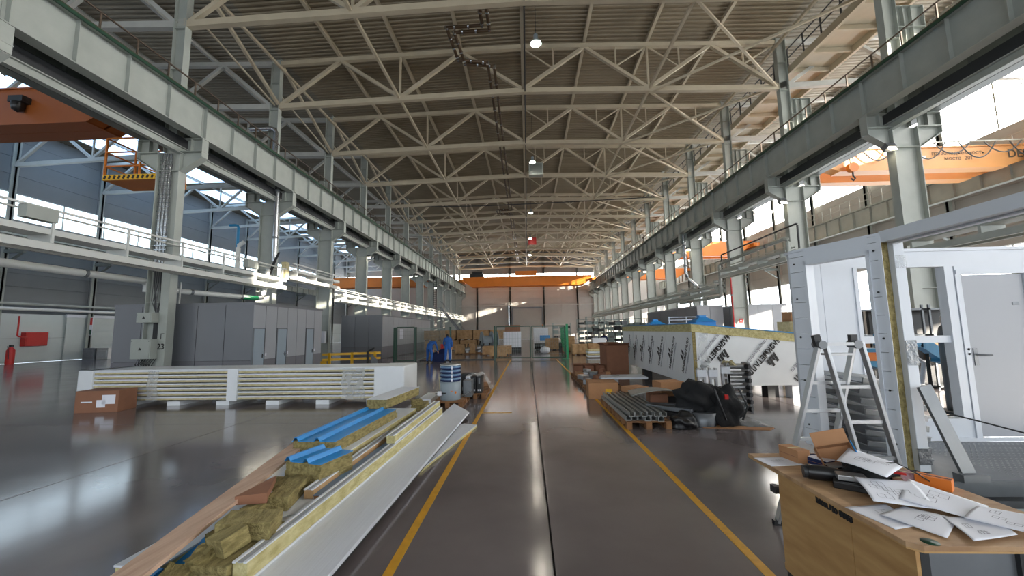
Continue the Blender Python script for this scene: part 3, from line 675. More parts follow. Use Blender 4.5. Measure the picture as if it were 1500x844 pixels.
MB().box((-14.1, 14.05, .55), (-13.85, 14.2, .62)).build('socket_strip', 'paper', t)
t = thing('distribution_box', 'cream junction box stack with cables climbing at the second left column tray', 'box', (-13.1, 20.0, 4.7)); MB().box((-13.1, 20.2, 4.75), (-12.85, 20.5, 5.7)).build('enclosure', 'woolc', t)
for k in range(5): MB().tube([(-13.3-.03*k, 19.7, 5.0), (-13.25-.03*k, 19.9, 5.6), (-13.15-.02*k, 20.1, 6.2)], .02, 6).build('cable', 'dark', t)
t = thing('electrical_box', 'white electrical box on the third left column above the yellow barrier', 'box', (-13.9, 26, 1.2)); MB().box((-14.35, 26.0, 1.2), (-13.65, 26.25, 2.0)).build('enclosure', 'paper', t, bevel=.01); MB().box((-14.15, 25.98, 1.7), (-13.9, 26.0, 1.85)).build('marking', 'inkg', t)
t = thing('safety_sign', 'small red fire sign on the third right column', 'sign', (13.9, 26.2, 2.1)); MB().box((13.8, 26.2, 2.1), (14.05, 26.22, 2.38)).build('sign_plate', 'red', t); MB().box((13.85, 26.19, 2.2), (13.95, 26.2, 2.28)).build('pictogram', 'paper', t)
# ================================================================== CABINS
def cabin(x0, x1, y0, y1, h, lab, nf, ns, doors=(), mt='cabin', mts='cabinl', low=.85):
    t = thing('site_cabin', lab, 'cabin', ((x0+x1)/2, (y0+y1)/2, 0))
    MB().box((x0+.06, y0+.06, 0), (x1-.06, y1-.06, h-.1)).build('core', 'dark', t)
    MB().box((x0-.02, y0-.02, h-.1), (x1+.02, y1+.02, h)).build('roof_edge', mt, t)
    w_ = (x1-x0)/nf
    for k in range(nf):
        MB().box((x0+k*w_+.012, y0, low), (x0+(k+1)*w_-.012, y0+.07, h-.1)).build('wall_panel', mt, t); MB().box((x0+k*w_+.012, y0+.004, .02), (x0+(k+1)*w_-.012, y0+.07, low-.012)).build('wall_panel', 'cabind', t)
    w_ = (y1-y0)/ns
    for k in range(ns):
        a, b = y0+k*w_+.012, y0+(k+1)*w_-.012; d = k in doors
        MB().box((x0, a, .02), (x0+.07, b, h-.1)).build('wall_panel', mts, t)
        for z0, z1, q in (((2.12, h-.1, mts),) if d else ((low, h-.1, mts), (.02, low-.012, 'cabind'))): MB().box((x1-.07, a, z0), (x1, b, z1)).build('wall_panel', q, t)
        if d:
            dd = MB().box((x1-.05, a+.04, .03), (x1+.015, b-.04, 2.08)).build('cabin_door', 'doorg', t, bevel=.004)
            MB().box((x1-.05, a, 0), (x1+.03, a+.035, 2.11)).box((x1-.05, b-.035, 0), (x1+.03, b, 2.11)).box((x1-.05, a, 2.085), (x1+.03, b, 2.12)).build('door_frame', 'steel', t)
            MB().box((x1+.015, b-.14, .92), (x1+.03, b-.1, 1.08)).bar((x1+.05, b-.12, 1.0), (x1+.05, b-.25, 1.0), .02).bar((x1+.015, b-.12, 1.0), (x1+.06, b-.12, 1.0), .02).build('handle', 'dark', dd)
            MB().box((x1, b+.05, .98), (x1+.02, b+.12, 1.1)).build('switch', 'paper', t)
    return t
cabin(-16.45, -10.75, 15.0, 20.15, 3.12, 'grey flat-roofed panel cabin with three doors behind the nearest left column', 5, 7, (0, 2, 5))
c2_ = cabin(-13.35, -10.35, 27.7, 41.5, 3.1, 'second grey panel cabin along the left row, behind the green fence door', 3, 12, ())
MB().box((-10.345, 31.5, 1.3), (-10.335, 32.4, 2.1)).build('poster', 'paper', c2_)
cabin(14.7, 17.6, 27.3, 38.5, 3.35, 'pale grey cabin behind the third right column, partly hidden by the booth', 3, 6, (), 'cabinl', 'cabin', .1)
cabin(11.6, 13.35, 27.3, 38.5, 3.35, 'pale grey cabin behind the blue roof caps of the marked module', 2, 6, (), 'cabinl', 'cabin', .1)
# ================================================================== LEFT: bundle of sandwich panels, carton, barrier, wall things
t = thing('panel_bundle', 'long low bundle of cream-cored sandwich panels on white feet at left', 'panel bundle', (-7.6, 10.9, 0))
x0, x1, yb, ye = -12.15, -3.3, 10.32, 11.45; n = 7; z = .13; hh = .115
for k in range(n):
    zz = z+k*hh; sl = random.uniform(-.015, .015)
    p = MB().box((x0+.2+sl, yb+.01, zz+.022), (x1+sl, ye, zz+hh-.04)).build('sandwich_panel', 'woolc', t)
    MB().box((x0+.2+sl, yb-.014, zz+hh-.042), (x1+sl, ye+.01, zz+hh-.006)).build('steel_skin', 'white', p)
MB().box((x0, yb-.04, z-.02), (x0+.42, ye+.03, z+n*hh+.02)).build('end_wrap', 'film', t, bevel=.02)
MB().box((-8.0, yb-.04, z-.02), (-7.72, ye+.03, z+n*hh+.015)).build('wrap_band', 'film', t, bevel=.01)
MB().box((-4.05, yb-.05, z-.01), (x1+.06, ye+.04, z+n*hh+.03)).build('end_wrap', 'film', t, bevel=.03)
MB().box((x0+.1, yb-.02, z+n*hh), (x1, ye, z+n*hh+.02)).build('top_cover', 'film', t)
m = MB()
for xw in (-4.9, -4.6, -10.2): m.grid(3, 14, lambda u, v, xw=xw: (xw+.3*u+.02*math.sin(9*v), yb-.03-.008*random.random(), z+v*n*hh))
m.build('stretch_film', 'plast', t)
for k in range(7): MB().box((-11.0+1.35*k, yb+.02, 0), (-10.65+1.35*k, ye-.02, z-.02)).build('foam_foot', 'film', t)
def carton(name, lab, c, s, rz, mt='card', op=False, group=None, tape=True, cat='box'):
    t = thing(name, lab, cat, c, R(rz), group); OFF[t.name] = None; x, y, z = s
    if not op:
        MB().box((-x/2, -y/2, 0), (x/2, y/2, z)).build('carton_body', mt, t, bevel=.004)
        MB().box((-x/2+.004, -.03, z-.001), (x/2-.004, .03, z+.002)).build('packing_tape', 'woolc' if tape else mt, t)
        for s_ in (-1, 1): MB().box((-x/2, s_*.003 if s_ > 0 else -y/2, z), (x/2, y/2 if s_ > 0 else -.003, z+.004)).build('lid_flap', mt, t)
    else:
        w_ = .006
        MB().box((-x/2, -y/2, 0), (x/2, -y/2+w_, z)).box((-x/2, y/2-w_, 0), (x/2, y/2, z)).box((-x/2, -y/2, 0), (-x/2+w_, y/2, z)).box((x/2-w_, -y/2, 0), (x/2, y/2, z)).box((-x/2, -y/2, 0), (x/2, y/2, w_)).build('carton_body', mt, t)
        for s_, a in ((-1, 35), (1, 25)):
            MB().bar((0, s_*y/2, z), (0, s_*(y/2+y*.28), z+.12*y), x-.02, .006, (0, 0, 1)).build('lid_flap', mt, t); MB().bar((s_*x/2, 0, z), (s_*(x/2+.15*x), 0, z-.1*x*s_), y-.02, .006).build('lid_flap', mt, t)
    return t
cb_ = carton('carton', 'brown cardboard box with white label at the end of the panel bundle', (-10.72, 9.78, 0), (.98, .55, .52), 8, 'cardd')
MB().box((.12, -.281, .2), (.42, -.276, .42)).build('label_sheet', 'paper', cb_); MB().box((-.35, -.281, .24), (-.1, -.276, .27)).build('print_mark', 'paper', cb_); MB().box((.0, -.281, .12), (.2, -.276, .3)).build('torn_label', 'paper', cb_)
t = thing('safety_barrier', 'low yellow guard rail in front of the second grey cabin', 'barrier', (-10.2, 22.7, 0)); a = Vector((-11.65, 22.0, 0)); b = Vector((-8.75, 23.2, 0)); d = (b-a).normalized()
for z in (.36, .66): MB().bar(a+Vector((0, 0, z)), b+Vector((0, 0, z)), .05, .13).build('rail', 'yellow', t)
for f in (.12, .5, .9):
    q = a+(b-a)*f; MB().bar(q, q+Vector((0, 0, .74)), .12, .12).build('post', 'yellow', t)
MB().obox(a+Vector((.2, -.25, .2)), (.35, .25, .22), (0, 0, 20)).build('end_shoe', 'yellow', t)
single('roller_support', MB().box((-9.35, 22.6, 0), (-9.25, 22.75, .75)).bar((-9.3, 22.65, .75), (-8.9, 22.6, .95), .1), 'dark', 'dark bent metal bracket leaning at the yellow guard rail', 'bracket')
single('steel_offcut', MB().prism([(-8.95, 22.3), (-8.6, 22.3), (-8.6, 22.36), (-8.95, 22.36)], 0, [.62, .3, .3, .62]), 'steel', 'grey triangular steel plate standing at the right end of the yellow guard rail', 'steel plate')
# along the left outer wall
t = thing('hydrant_cabinet', 'red fire hydrant cabinet on the left outer wall', 'cabinet', (-38.0, 28.6, 1.2)); MB().box((-38.14, 28.2, 1.25), (-37.75, 29.6, 2.3)).build('cabinet_body', 'red', t, bevel=.01); MB().box((-37.75, 28.26, 1.3), (-37.73, 29.5, 2.25)).build('cabinet_door', 'red', t)
t = thing('fire_extinguisher', 'large red fire extinguisher standing by the left outer wall', 'extinguisher', (-37.2, 26.6, 0)); MB().lathe([(.2, 0), (.22, .1), (.22, 1.0), (.12, 1.2), (.05, 1.25)], (-37.0, 26.9, 0), 14).build('tank', 'red', t); MB().box((-37.08, 26.82, 1.25), (-36.9, 26.98, 1.4)).build('valve', 'dark', t); MB().tube([(-37.0, 26.7, 1.3), (-36.8, 26.6, 1.0), (-36.85, 26.7, .4)], .025, 6).build('hose', 'dark', t)
for k in range(2): single('appliance', MB().box((-36.9+k*1.2, 31.4, 0), (-35.9+k*1.2, 32.2, .95)).box((-36.8+k*1.2, 31.35, .2), (-36.0+k*1.2, 31.4, .75)), 'steel' if k == 0 else 'alu', '%s metal cabinet by the left wall beside the grey cabin' % ('dark' if k == 0 else 'shiny'), 'cabinet', bevel=.02)
t = thing('exit_sign', 'vertical red, white and green sign on a left wall column', 'sign', (-37.3, 30, 2)); MB().box((-37.45, 32.2, 2.0), (-37.2, 32.23, 3.6)).build('sign_board', 'paper', t); MB().box((-37.42, 32.19, 2.9), (-37.23, 32.2, 3.5)).build('red_mark', 'red', t); MB().box((-37.42, 32.19, 2.05), (-37.23, 32.2, 2.5)).build('green_mark', 'dgreen', t)
pipe([(-37.5, 8, 4.4), (-37.5, 70, 4.4)], .1, 'paint', 'upper grey pipe along the left outer wall'); pipe([(-37.2, 8, 4.0), (-37.2, 70, 4.0)], .12, 'pipew', 'lower pale pipe along the left outer wall')
pipe([(-37.6, 27.6, 3.5), (-37.6, 27.6, 2.0), (-37.6, 28.2, 1.9)], .05, 'red', 'thin red pipe leading to the red hydrant cabinet')
for n_, (a, b) in enumerate(((19, 25.5), (30.9, 37.5))):
    d = struct_root('door_%d' % (n_+2)); 
    for k in range(6): MB().box((WL+.0, a, .03+k*.58), (WL-.1+.16, b, .58+k*.58)).build('door_section', 'wallw', d)
    MB().box((WL, a-.1, 3.5), (WL+.16, b+.1, 3.75)).build('door_lintel', 'white', d)
# ================================================================== FENCES AND WORKERS
def mesh_panel(t, a, b, z0, z1, mt, step=.13, zs=.24, name='wire_mesh'):
    a = Vector(a); b = Vector(b); L = (b-a).length; m = MB(); k = int(L/step)
    for i in range(k+1):
        q = a+(b-a)*(i/k); m.bar(q+Vector((0, 0, z0)), q+Vector((0, 0, z1)), .006)
    j = int((z1-z0)/zs)
    for i in range(j+1): z = z0+(z1-z0)*i/j; m.bar(a+Vector((0, 0, z)), b+Vector((0, 0, z)), .006)
    return m.build(name, mt, t, kind='stuff')
def leaf(a, b, lab, mt, z0=.12, z1=2.1):
    t = thing('fence_gate', lab, 'gate', ((a[0]+b[0])/2, (a[1]+b[1])/2, 0)); A = Vector((*a, 0)); B = Vector((*b, 0))
    for q in (A, B): MB().bar(q+Vector((0, 0, z0)), q+Vector((0, 0, z1)), .07).build('stile', mt, t)
    for z in (z0, z1): MB().bar(A+Vector((0, 0, z)), B+Vector((0, 0, z)), .06).build('frame_rail', mt, t)
    mesh_panel(t, A, B, z0, z1, 'rackg' if mt == 'dgreen' else 'green'); return t
leaf((-2.02, 25.25), (.16, 25.25), 'left leaf of the double wire gate at the middle of the hall', 'dgreen')
leaf((.26, 25.25), (2.35, 25.25), 'right leaf of the double wire gate at the middle of the hall', 'dgreen')
single('fence_post', MB().box((-2.18, 25.2, 0), (-2.08, 25.3, 2.16)), 'dgreen', 'dark green post at the left side of the double wire gate', 'post')
single('fence_post', MB().box((2.42, 25.15, 0), (2.56, 25.3, 2.2)).box((2.2, 25.1, 0), (2.6, 25.35, .03)), 'green', 'bright green post at the right side of the double wire gate', 'post')
single('beacon', MB().lathe([(.03, 0), (.03, .05), (.001, .07)], (.95, 25.25, 2.13), 10), 'orange', 'tiny orange light on the top rail of the right gate leaf', 'light')
leaf((-8.1, 24.1), (-7.0, 24.1), 'narrow wire mesh door in a dark green frame in front of the second cabin', 'dgreen', .1, 2.15)
for x, y in ((-8.45, 24.7), (-8.2, 24.1), (-6.9, 24.1), (-5.1, 25.8)): single('fence_post', MB().box((x-.05, y-.05, 0), (x+.05, y+.05, 2.15)), 'dgreen', {-8.45: 'dark green fence post behind the left edge of the mesh door', -8.2: 'dark green post hinging the narrow mesh door', -6.9: 'dark green post at the right of the narrow mesh door', -5.1: 'dark green fence post behind the standing worker'}[x], 'post')
t = thing('mesh_fence', 'wire mesh fence running back from the narrow door past the second cabin', 'fence', (-7.2, 28, 0)); mesh_panel(t, (-6.9, 24.2, 0), (-7.6, 36, 0), .1, 2.05, 'rackg'); MB().bar((-6.9, 24.2, 2.08), (-7.6, 36, 2.08), .05).bar((-6.9, 24.2, .1), (-7.6, 36, .1), .05).build('frame_rail', 'rackg', t)
t = thing('mesh_fence', 'wire mesh fence at the left of the narrow door behind the barrier', 'fence', (-8.3, 24.4, 0)); mesh_panel(t, (-8.45, 24.7, 0), (-8.2, 24.15, 0), .1, 2.0, 'dgreen')
t = thing('mesh_fence', 'wire mesh fence receding from the bright green post toward the storage racks', 'fence', (2.6, 31, 0)); mesh_panel(t, (2.52, 25.35, 0), (3.3, 40, 0), .1, 2.05, 'green', .15); MB().bar((2.52, 25.35, 2.08), (3.3, 40, 2.08), .05).build('frame_rail', 'green', t)
single('floor_track', MB().box((-7.0, 25.3, 0), (-2.15, 25.42, .06)), 'dark', 'long dark gate track lying on the floor behind the workers', 'track')
def figure(name, label, loc, rz, J, E_, rad, root, cat='person', suit='coverall', hairz=.1, extra=None):
    me = bpy.data.meshes.new('body'); keys = list(J); idx = {k: i for i, k in enumerate(keys)}
    me.from_pydata([J[k] for k in keys], [(idx[a], idx[b]) for a, b in E_], []); ob = bpy.data.objects.new('tmpbody', me); C.objects.link(ob)
    sk = ob.modifiers.new('s', 'SKIN'); sk.use_smooth_shade = True; sb = ob.modifiers.new('u', 'SUBSURF'); sb.levels = 2; sb.render_levels = 2
    if not me.skin_vertices: bpy.context.view_layer.objects.active = ob
    lay = me.skin_vertices[0].data if len(me.skin_vertices) else None
    for k in keys:
        r = rad[k]; lay[idx[k]].radius = r if isinstance(r, tuple) else (r, r); lay[idx[k]].use_root = (k == root)
    dg = bpy.context.evaluated_depsgraph_get(); m2 = bpy.data.meshes.new_from_object(ob.evaluated_get(dg)); bpy.data.objects.remove(ob)
    m2.name = 'body'; m2.materials.clear()
    for k in (suit, 'skin', 'hair', 'shoe'): m2.materials.append(M[k])
    hd = Vector(J['head']); nk = Vector(J['neck']); ax = (Vector(J['crown'])-nk).normalized()
    for p in m2.polygons:
        c = p.center; p.use_smooth = True; i = 0
        if (c-nk).dot(ax) > .03 and (c-hd).length < .3:
            i = 1
            f = Vector((0, -1, 0)) if extra is None else Vector(extra)
            if (c-hd).dot(ax) > .05 or (c-hd).dot(f) < -.02: i = 2
        for h in ('handL', 'handR'):
            if (c-Vector(J[h])).length < .1: i = 1
        for h in ('toeL', 'toeR', 'footL', 'footR'):
            if c.z < .11: i = 3
        p.material_index = i
    t = thing(name, label, cat, loc, R(rz)); o = bpy.data.objects.new('body', m2); C.objects.link(o); o.parent = t
    return t
EDG = [('pelvis', 'waist'), ('waist', 'chest'), ('chest', 'neck'), ('neck', 'head'), ('head', 'crown')]
for s in 'LR':
    EDG += [('chest', 'sh'+s), ('sh'+s, 'el'+s), ('el'+s, 'wr'+s), ('wr'+s, 'hand'+s), ('pelvis', 'hip'+s), ('hip'+s, 'kn'+s), ('kn'+s, 'an'+s), ('an'+s, 'foot'+s), ('foot'+s, 'toe'+s)]
    for k in range(4): EDG += [('hand'+s, 'f%d%s' % (k, s)), ('f%d%s' % (k, s), 'g%d%s' % (k, s))]
    EDG += [('wr'+s, 'th'+s)]
RAD = dict(pelvis=(.17, .13), waist=(.16, .12), chest=(.19, .13), neck=.06, head=(.085, .1), crown=(.07, .08))
for s in 'LR':
    RAD.update({'sh'+s: .085, 'el'+s: .058, 'wr'+s: .04, 'hand'+s: (.045, .022), 'hip'+s: .12, 'kn'+s: .085, 'an'+s: .065, 'foot'+s: .05, 'toe'+s: (.05, .03), 'th'+s: .012})
    for k in range(4): RAD['f%d%s' % (k, s)] = .010; RAD['g%d%s' % (k, s)] = .009
def hand(J, s, d=(0, -.3, -1), side=1):
    w_ = Vector(J['wr'+s]); d = Vector(d).normalized(); h = w_+d*.08; J['hand'+s] = tuple(h); sd = d.cross(Vector((0, 1, .1))).normalized()
    for k in range(4):
        o = sd*(.022*(k-1.5)); L = (.07, .085, .08, .06)[k]; a = h+o+d*(L*.5); J['f%d%s' % (k, s)] = tuple(a); J['g%d%s' % (k, s)] = tuple(a+d*L*.45+Vector((0, -.02, 0)))
    J['th'+s] = tuple(w_+d*.06+sd*(-.05*side)+Vector((0, -.02, 0)))
# standing worker, back to the camera, looking down to the left
J = dict(pelvis=(0, 0, .93), waist=(0, .0, 1.1), chest=(0, .02, 1.33), neck=(-.01, .03, 1.49), head=(-.03, .07, 1.6), crown=(-.04, .1, 1.68),
 shL=(-.19, .02, 1.4), elL=(-.25, .06, 1.14), wrL=(-.2, .2, .95), shR=(.19, .02, 1.4), elR=(.25, .03, 1.13), wrR=(.24, .1, .89),
 hipL=(-.09, 0, .88), knL=(-.12, .02, .5), anL=(-.14, -.01, .1), footL=(-.14, .05, .05), toeL=(-.16, .17, .035), hipR=(.09, 0, .88), knR=(.11, .03, .5), anR=(.13, -.01, .1), footR=(.13, .05, .05), toeR=(.15, .17, .035))
hand(J, 'L', (0, .3, -1)); hand(J, 'R', (0, .1, -1))
figure('person', 'person in blue coveralls standing upright with back turned beside the gate track', (-4.85, 23.75, 0), 12, J, EDG, RAD, 'pelvis', extra=(0, 1, -.2))
# bending worker
J = dict(pelvis=(0, 0, .92), waist=(.02, .08, 1.07), chest=(.05, .3, 1.18), neck=(.07, .46, 1.2), head=(.08, .56, 1.14), crown=(.08, .64, 1.12),
 shL=(-.13, .32, 1.22), elL=(-.16, .42, .96), wrL=(-.06, .5, .74), shR=(.23, .32, 1.2), elR=(.28, .4, .93), wrR=(.3, .48, .68),
 hipL=(-.1, 0, .87), knL=(-.14, .06, .48), anL=(-.12, -.02, .1), footL=(-.12, .04, .05), toeL=(-.13, .16, .035), hipR=(.1, 0, .87), knR=(.17, .08, .48), anR=(.2, -.02, .1), footR=(.2, .04, .05), toeR=(.22, .16, .035))
hand(J, 'L', (.1, .2, -1)); hand(J, 'R', (.1, .2, -1))
figure('person', 'person in blue coveralls bending forward over a navy machine cover', (-6.0, 23.75, 0), -25, J, EDG, RAD, 'pelvis', extra=(0, .5, -1))
# seated far worker
J = dict(pelvis=(0, 0, .75), waist=(0, .05, .92), chest=(0, .12, 1.15), neck=(0, .16, 1.3), head=(-.02, .2, 1.42), crown=(-.02, .22, 1.5),
 shL=(-.19, .12, 1.22), elL=(-.3, .2, .98), wrL=(-.32, .4, .95), shR=(.19, .12, 1.22), elR=(.27, .2, .96), wrR=(.2, .42, .95),
 hipL=(-.1, .03, .72), knL=(-.16, .4, .6), anL=(-.16, .38, .1), footL=(-.16, .43, .05), toeL=(-.16, .54, .035), hipR=(.1, .03, .72), knR=(.16, .4, .6), anR=(.16, .38, .1), footR=(.16, .43, .05), toeR=(.16, .54, .035))
hand(J, 'L', (0, 1, -.2)); hand(J, 'R', (0, 1, -.2))
figure('person', 'person in dark blue workwear perched by the storage racks at far right', (5.9, 31.0, 0), -20, J, EDG, RAD, 'pelvis', suit='navy', extra=(0, 1, 0))
single('work_stool', MB().lathe([(.22, 0), (.2, .03), (.03, .05), (.03, .5), (.2, .52), (.2, .6)], (5.9, 31.0, 0), 12), 'dark', 'dark stool under the far worker', 'stool')
m = MB(); m.box((-5.95, 24.35, 0), (-5.2, 25.0, .45)); m.prism([(-5.95, 24.35), (-5.2, 24.35), (-5.2, 25.0), (-5.95, 25.0)], .45, [.5, .85, .85, .5])
single('covered_machine', m, 'navy', 'navy covered machine on the floor between the two workers', 'machine', bevel=.05)
single('bucket', MB().lathe([(.14, .6), (.17, 1.0), (.16, 1.0), (.13, .62)], (-5.75, 26.5, 0), 14).box((-5.95, 26.3, 0), (-5.5, 26.7, .6)), 'red', 'red pedestal with bucket behind the workers', 'bucket')
single('bucket', MB().lathe([(.17, 0), (.2, .4), (.19, .4), (.16, .02)], (-5.4, 26.6, .95), 14).box((-5.62, 26.35, 0), (-5.2, 26.8, .95)), 'paper', 'white bucket on a white stand behind the workers', 'bucket')
# ================================================================== BACK: crates, machines, racks, stair
def crate(x, y, s, lab, z=0, rz=0, mt='crate', g=None):
    t = thing('wooden_crate', lab, 'crate', (x, y, z), R(rz), g); OFF[t.name] = None; a, b, h = s[0]/2, s[1]/2, s[2]
    MB().box((-a+.02, -b+.02, .1), (a-.02, b-.02, h-.02)).build('crate_wall', mt, t)
    m = MB()
    for sx in (-1, 1):
        m.box((sx*a, -b-.02, .08), (sx*(a-.1), -b+.02, h)); 
    m.box((-a, -b-.025, h-.1), (a, -b+.02, h)); m.box((-a, -b-.025, .08), (a, -b+.02, .18)); m.box((-.05, -b-.02, .1), (.05, -b+.02, h))
    m.build('batten', mt, t); MB().box((-a, -b, h-.02), (a, b, h)).build('lid', mt, t)
    for sx in (-.8, 0, .8): MB().box((sx*a-.05, -b, 0), (sx*a+.05, b, .1)).build('skid', 'pallet', t)
    return t
x = -8.2
for k in range(4): crate(-9.2+k*1.75, 38.5, (1.6, 1.3, 1.0), 'wooden crate in the back row of crates, %s from the left, lower' % ORD[k+1])
for k in range(5): crate(-9.3+k*1.6, 38.5, (1.5, 1.3, .95), 'wooden crate on top of the back row of crates, %s from the left' % ORD[k+1], z=1.0)
for x, y, s, lab in ((-5.5, 32.2, (.75, .8, .8), 'small wooden crate left of two behind the standing worker'), (-4.65, 32.2, (.75, .8, .85), 'small wooden crate right of two behind the standing worker'),
 (-2.35, 30.2, (2.2, .8, .7), 'long flat wooden crate left of the double gate'), (-2.1, 28.0, (1.15, .8, .72), 'light wooden crate on the floor beside the left gate post'),
 (3.75, 29.3, (1.1, .9, .78), 'wooden crate right of the bright green post'), (5.2, 29.8, (1.5, .9, .8), 'wide wooden crate with a white case on top, right of the gate'), (3.5, 34, (.9, .9, 1.3), 'tall wooden crate behind the bright green post'), (2.2, 36.5, (1.2, 1, 1.1), 'wooden crate beside the round machine part far back')):
    crate(x, y, s, lab)
carton('carton', 'brown carton on top of the white slatted cabinet left in the gate', (-1.3, 34.3, 1.75), (1.3, .8, .55), 0, 'cardd')
t = thing('slatted_cabinet', 'white slatted cabinet seen through the left gate leaf', 'cabinet', (-1.3, 34.3, 0)); MB().box((-2.1, 34, .4), (-.6, 34.7, 1.74)).build('cabinet_body', 'white', t); MB().box((-2.1, 34.0, 0), (-.6, 34.7, .4)).build('plinth', 'dark', t)
for k in range(6): MB().box((-2.05+.25*k, 33.96, .45), (-1.9+.25*k, 34, 1.7)).build('slat', 'paper', t)
t = thing('cable_drum', 'grey steel cable drum with round flange behind the left gate post', 'drum', (-3.3, 33.3, 0)); MB().tube([(-3.9, 33.0, .95), (-2.7, 33.3, .95)], .5, 20).build('barrel', 'drum', t)
for x in (-3.9, -3.1, -2.7): MB().tube([(x, 33.0+(x+3.9)*.25, .95), (x+.06, 33.02+(x+3.9)*.25, .95)], .86, 24).build('flange', 'drum', t)
MB().box((-4, 32.8, 0), (-2.6, 33.5, .16)).build('cradle', 'pallet', t)
random.seed(11)
for k in range(7):
    x = -4.9+k*.42; y = 31.8+.5*(k % 3); h = random.uniform(.35, .75)
    t = thing('machine_part', 'grey machine part on a low wooden base, %s from the left behind the workers' % ORD[k+1], 'machine part', (x, y, 0))
    MB().box((x-.22, y-.3, 0), (x+.22, y+.3, .12)).build('base', 'pallet', t); MB().tube([(x-.15, y, .12+h*.4), (x+.2, y, .15+h*.5)], h*.35, 12).box((x-.12, y-.15, .12), (x+.12, y+.15, .12+h*.6)).build('casting', 'steel' if k % 2 else 'alu', t); MB().tube([(x, y, .12+h*.6), (x+.1, y-.1, .3+h)], .05, 8).build('lever', 'dark', t)
for k in range(6):
    x = .9+k*.5; y = 37+.6*(k % 2); t = thing('motor', 'dark motor on the floor beyond the right gate leaf, %s from the left' % ORD[k+1], 'motor', (x, y, 0))
    MB().tube([(x-.3, y, .35), (x+.25, y, .35)], .25, 12).build('housing', 'steel' if k % 2 else 'dark', t); MB().box((x-.2, y-.2, 0), (x+.2, y+.2, .14)).build('foot', 'dark', t); MB().tube([(x+.25, y, .35), (x+.4, y, .35)], .06, 8).build('shaft', 'alu', t)
single('plastic_sack', MB().lathe([(.001, 0), (.35, .02), (.45, .2), (.4, .42), (.2, .52), (.001, .53)], (1.35, 31.6, 0), 12), 'whitep', 'pale plastic sack on the floor seen through the right gate leaf', 'sack', jitter=.03, sub=1)
single('blue_crate', MB().box((1.1, 36.1, .9), (2.0, 36.7, 1.35)), 'blue', 'bright blue crate on the stack behind the right gate leaf', 'crate', bevel=.02)
single('white_cabinet', MB().box((.6, 41.0, 0), (2.1, 41.8, 2.1)).box((.62, 40.97, .1), (1.3, 41.0, 2.0)).box((1.36, 40.97, .1), (2.05, 41.0, 2.0)), 'white', 'white double cabinet far back behind the right gate leaf', 'cabinet')
single('white_case', MB().box((4.75, 29.3, .81), (5.75, 29.7, 1.2)).box((4.8, 29.28, .86), (5.7, 29.3, 1.15)), 'white', 'white case on top of the wide crate right of the gate', 'case', bevel=.01)
for k in range(4): single('white_slab', MB().obox((5.0, 26.2, .1+k*.13), (2.3, 1.0, .1), (0, 0, 2*k-3)), 'white' if k % 2 == 0 else 'woolc', 'pale flat panel in the low stack before the wide crate, %s from the bottom' % ORD[k+1], 'panel', bevel=.005)
def rack(x, y, w_, d, h, n, lab, boxes=0):
    t = thing('storage_rack', lab, 'rack', (x, y, 0))
    for a in (0, w_):
        for b in (0, d): MB().bar((x+a, y+b, 0), (x+a, y+b, h), .06).build('upright', 'rackg', t)
    for k in range(n): MB().box((x, y, .25+k*(h-.3)/(n-1)), (x+w_, y+d, .29+k*(h-.3)/(n-1))).build('shelf', 'rackg', t)
    for k in range(n-1):
        for j in range(boxes):
            z = .29+k*(h-.3)/(n-1); bw = w_/boxes; hh = random.uniform(.15, .35)
            MB().box((x+j*bw+.06, y+.05, z), (x+(j+1)*bw-.06, y+d-.1, z+hh)).build('bin', random.choice(['rackg', 'steel', 'dark', 'rackg']), t)
    return t
for i, (x, y, w_, h) in enumerate(((2.9, 45, 2.0, 2.6), (5.2, 41, 2.2, 2.9), (5.4, 36, 1.6, 3.0), (7.4, 36.5, 1.8, 2.7), (9.3, 37, 1.8, 2.8), (8.2, 44, 2.2, 2.9), (10.9, 45, 2.0, 2.7))):
    rack(x, y, w_, .8, h, 6 if i % 2 else 5, 'green-grey storage rack far right, %s' % ['behind the right gate leaf', 'behind the tallest rack', 'tallest, left of the far worker', 'right of the far worker', 'partly behind the marked module', 'in the second row behind the far worker', 'rightmost of the second row'][i], 3)
for k in range(6): carton('carton', 'small carton among the far crates right of the gate, %s from the left' % ORD[k+1], (3.1+k*.62, 33.2+(k % 2)*.8, 0), (.5, .45, .4+.1*(k % 3)), k*7, 'card' if k % 2 else 'cardd')
t = thing('steel_stair', 'steep grey steel stair by the far left columns', 'stair', (-9, 55, 0))
for y in (54.6, 55.5): MB().bar((-12.2, y, 5.2), (-8.2, y, .2), .08, .25).build('stringer', 'steel', t); MB().bar((-12.2, y, 6.1), (-8.2, y, 1.2), .05).build('handrail', 'steel', t)
for k in range(14): MB().box((-12.1+k*.285, 54.6, 5.0-k*.357), (-11.8+k*.285, 55.5, 5.04-k*.357)).build('tread', 'steel', t)
for a, h in ((-12.3, 5.1),): MB().box((-13.6, 54.4, h), (-12.0, 55.7, h+.1)).build('landing', 'steel', t); MB().bar((-12.1, 54.5, 0), (-12.1, 54.5, h), .1).build('leg', 'steel', t)
t = thing('wall_ladder', 'vertical steel ladder on a far left column', 'ladder', (-13.3, 66, 3))
for x in (-13.5, -13.1): MB().bar((x, 56.0, 4.6), (x, 56.0, 9.6), .06).build('rail', 'dark', t)
for k in range(16): MB().bar((-13.5, 56.0, 4.8+k*.3), (-13.1, 56.0, 4.8+k*.3), .035).build('rung', 'dark', t)
single('pipe_stack', MB().box((-13.4, 20.9, 0), (-13.2, 21.1, 3.0)), 'paint', 'slim pale cable duct rising beside the second cabin wall', 'duct')
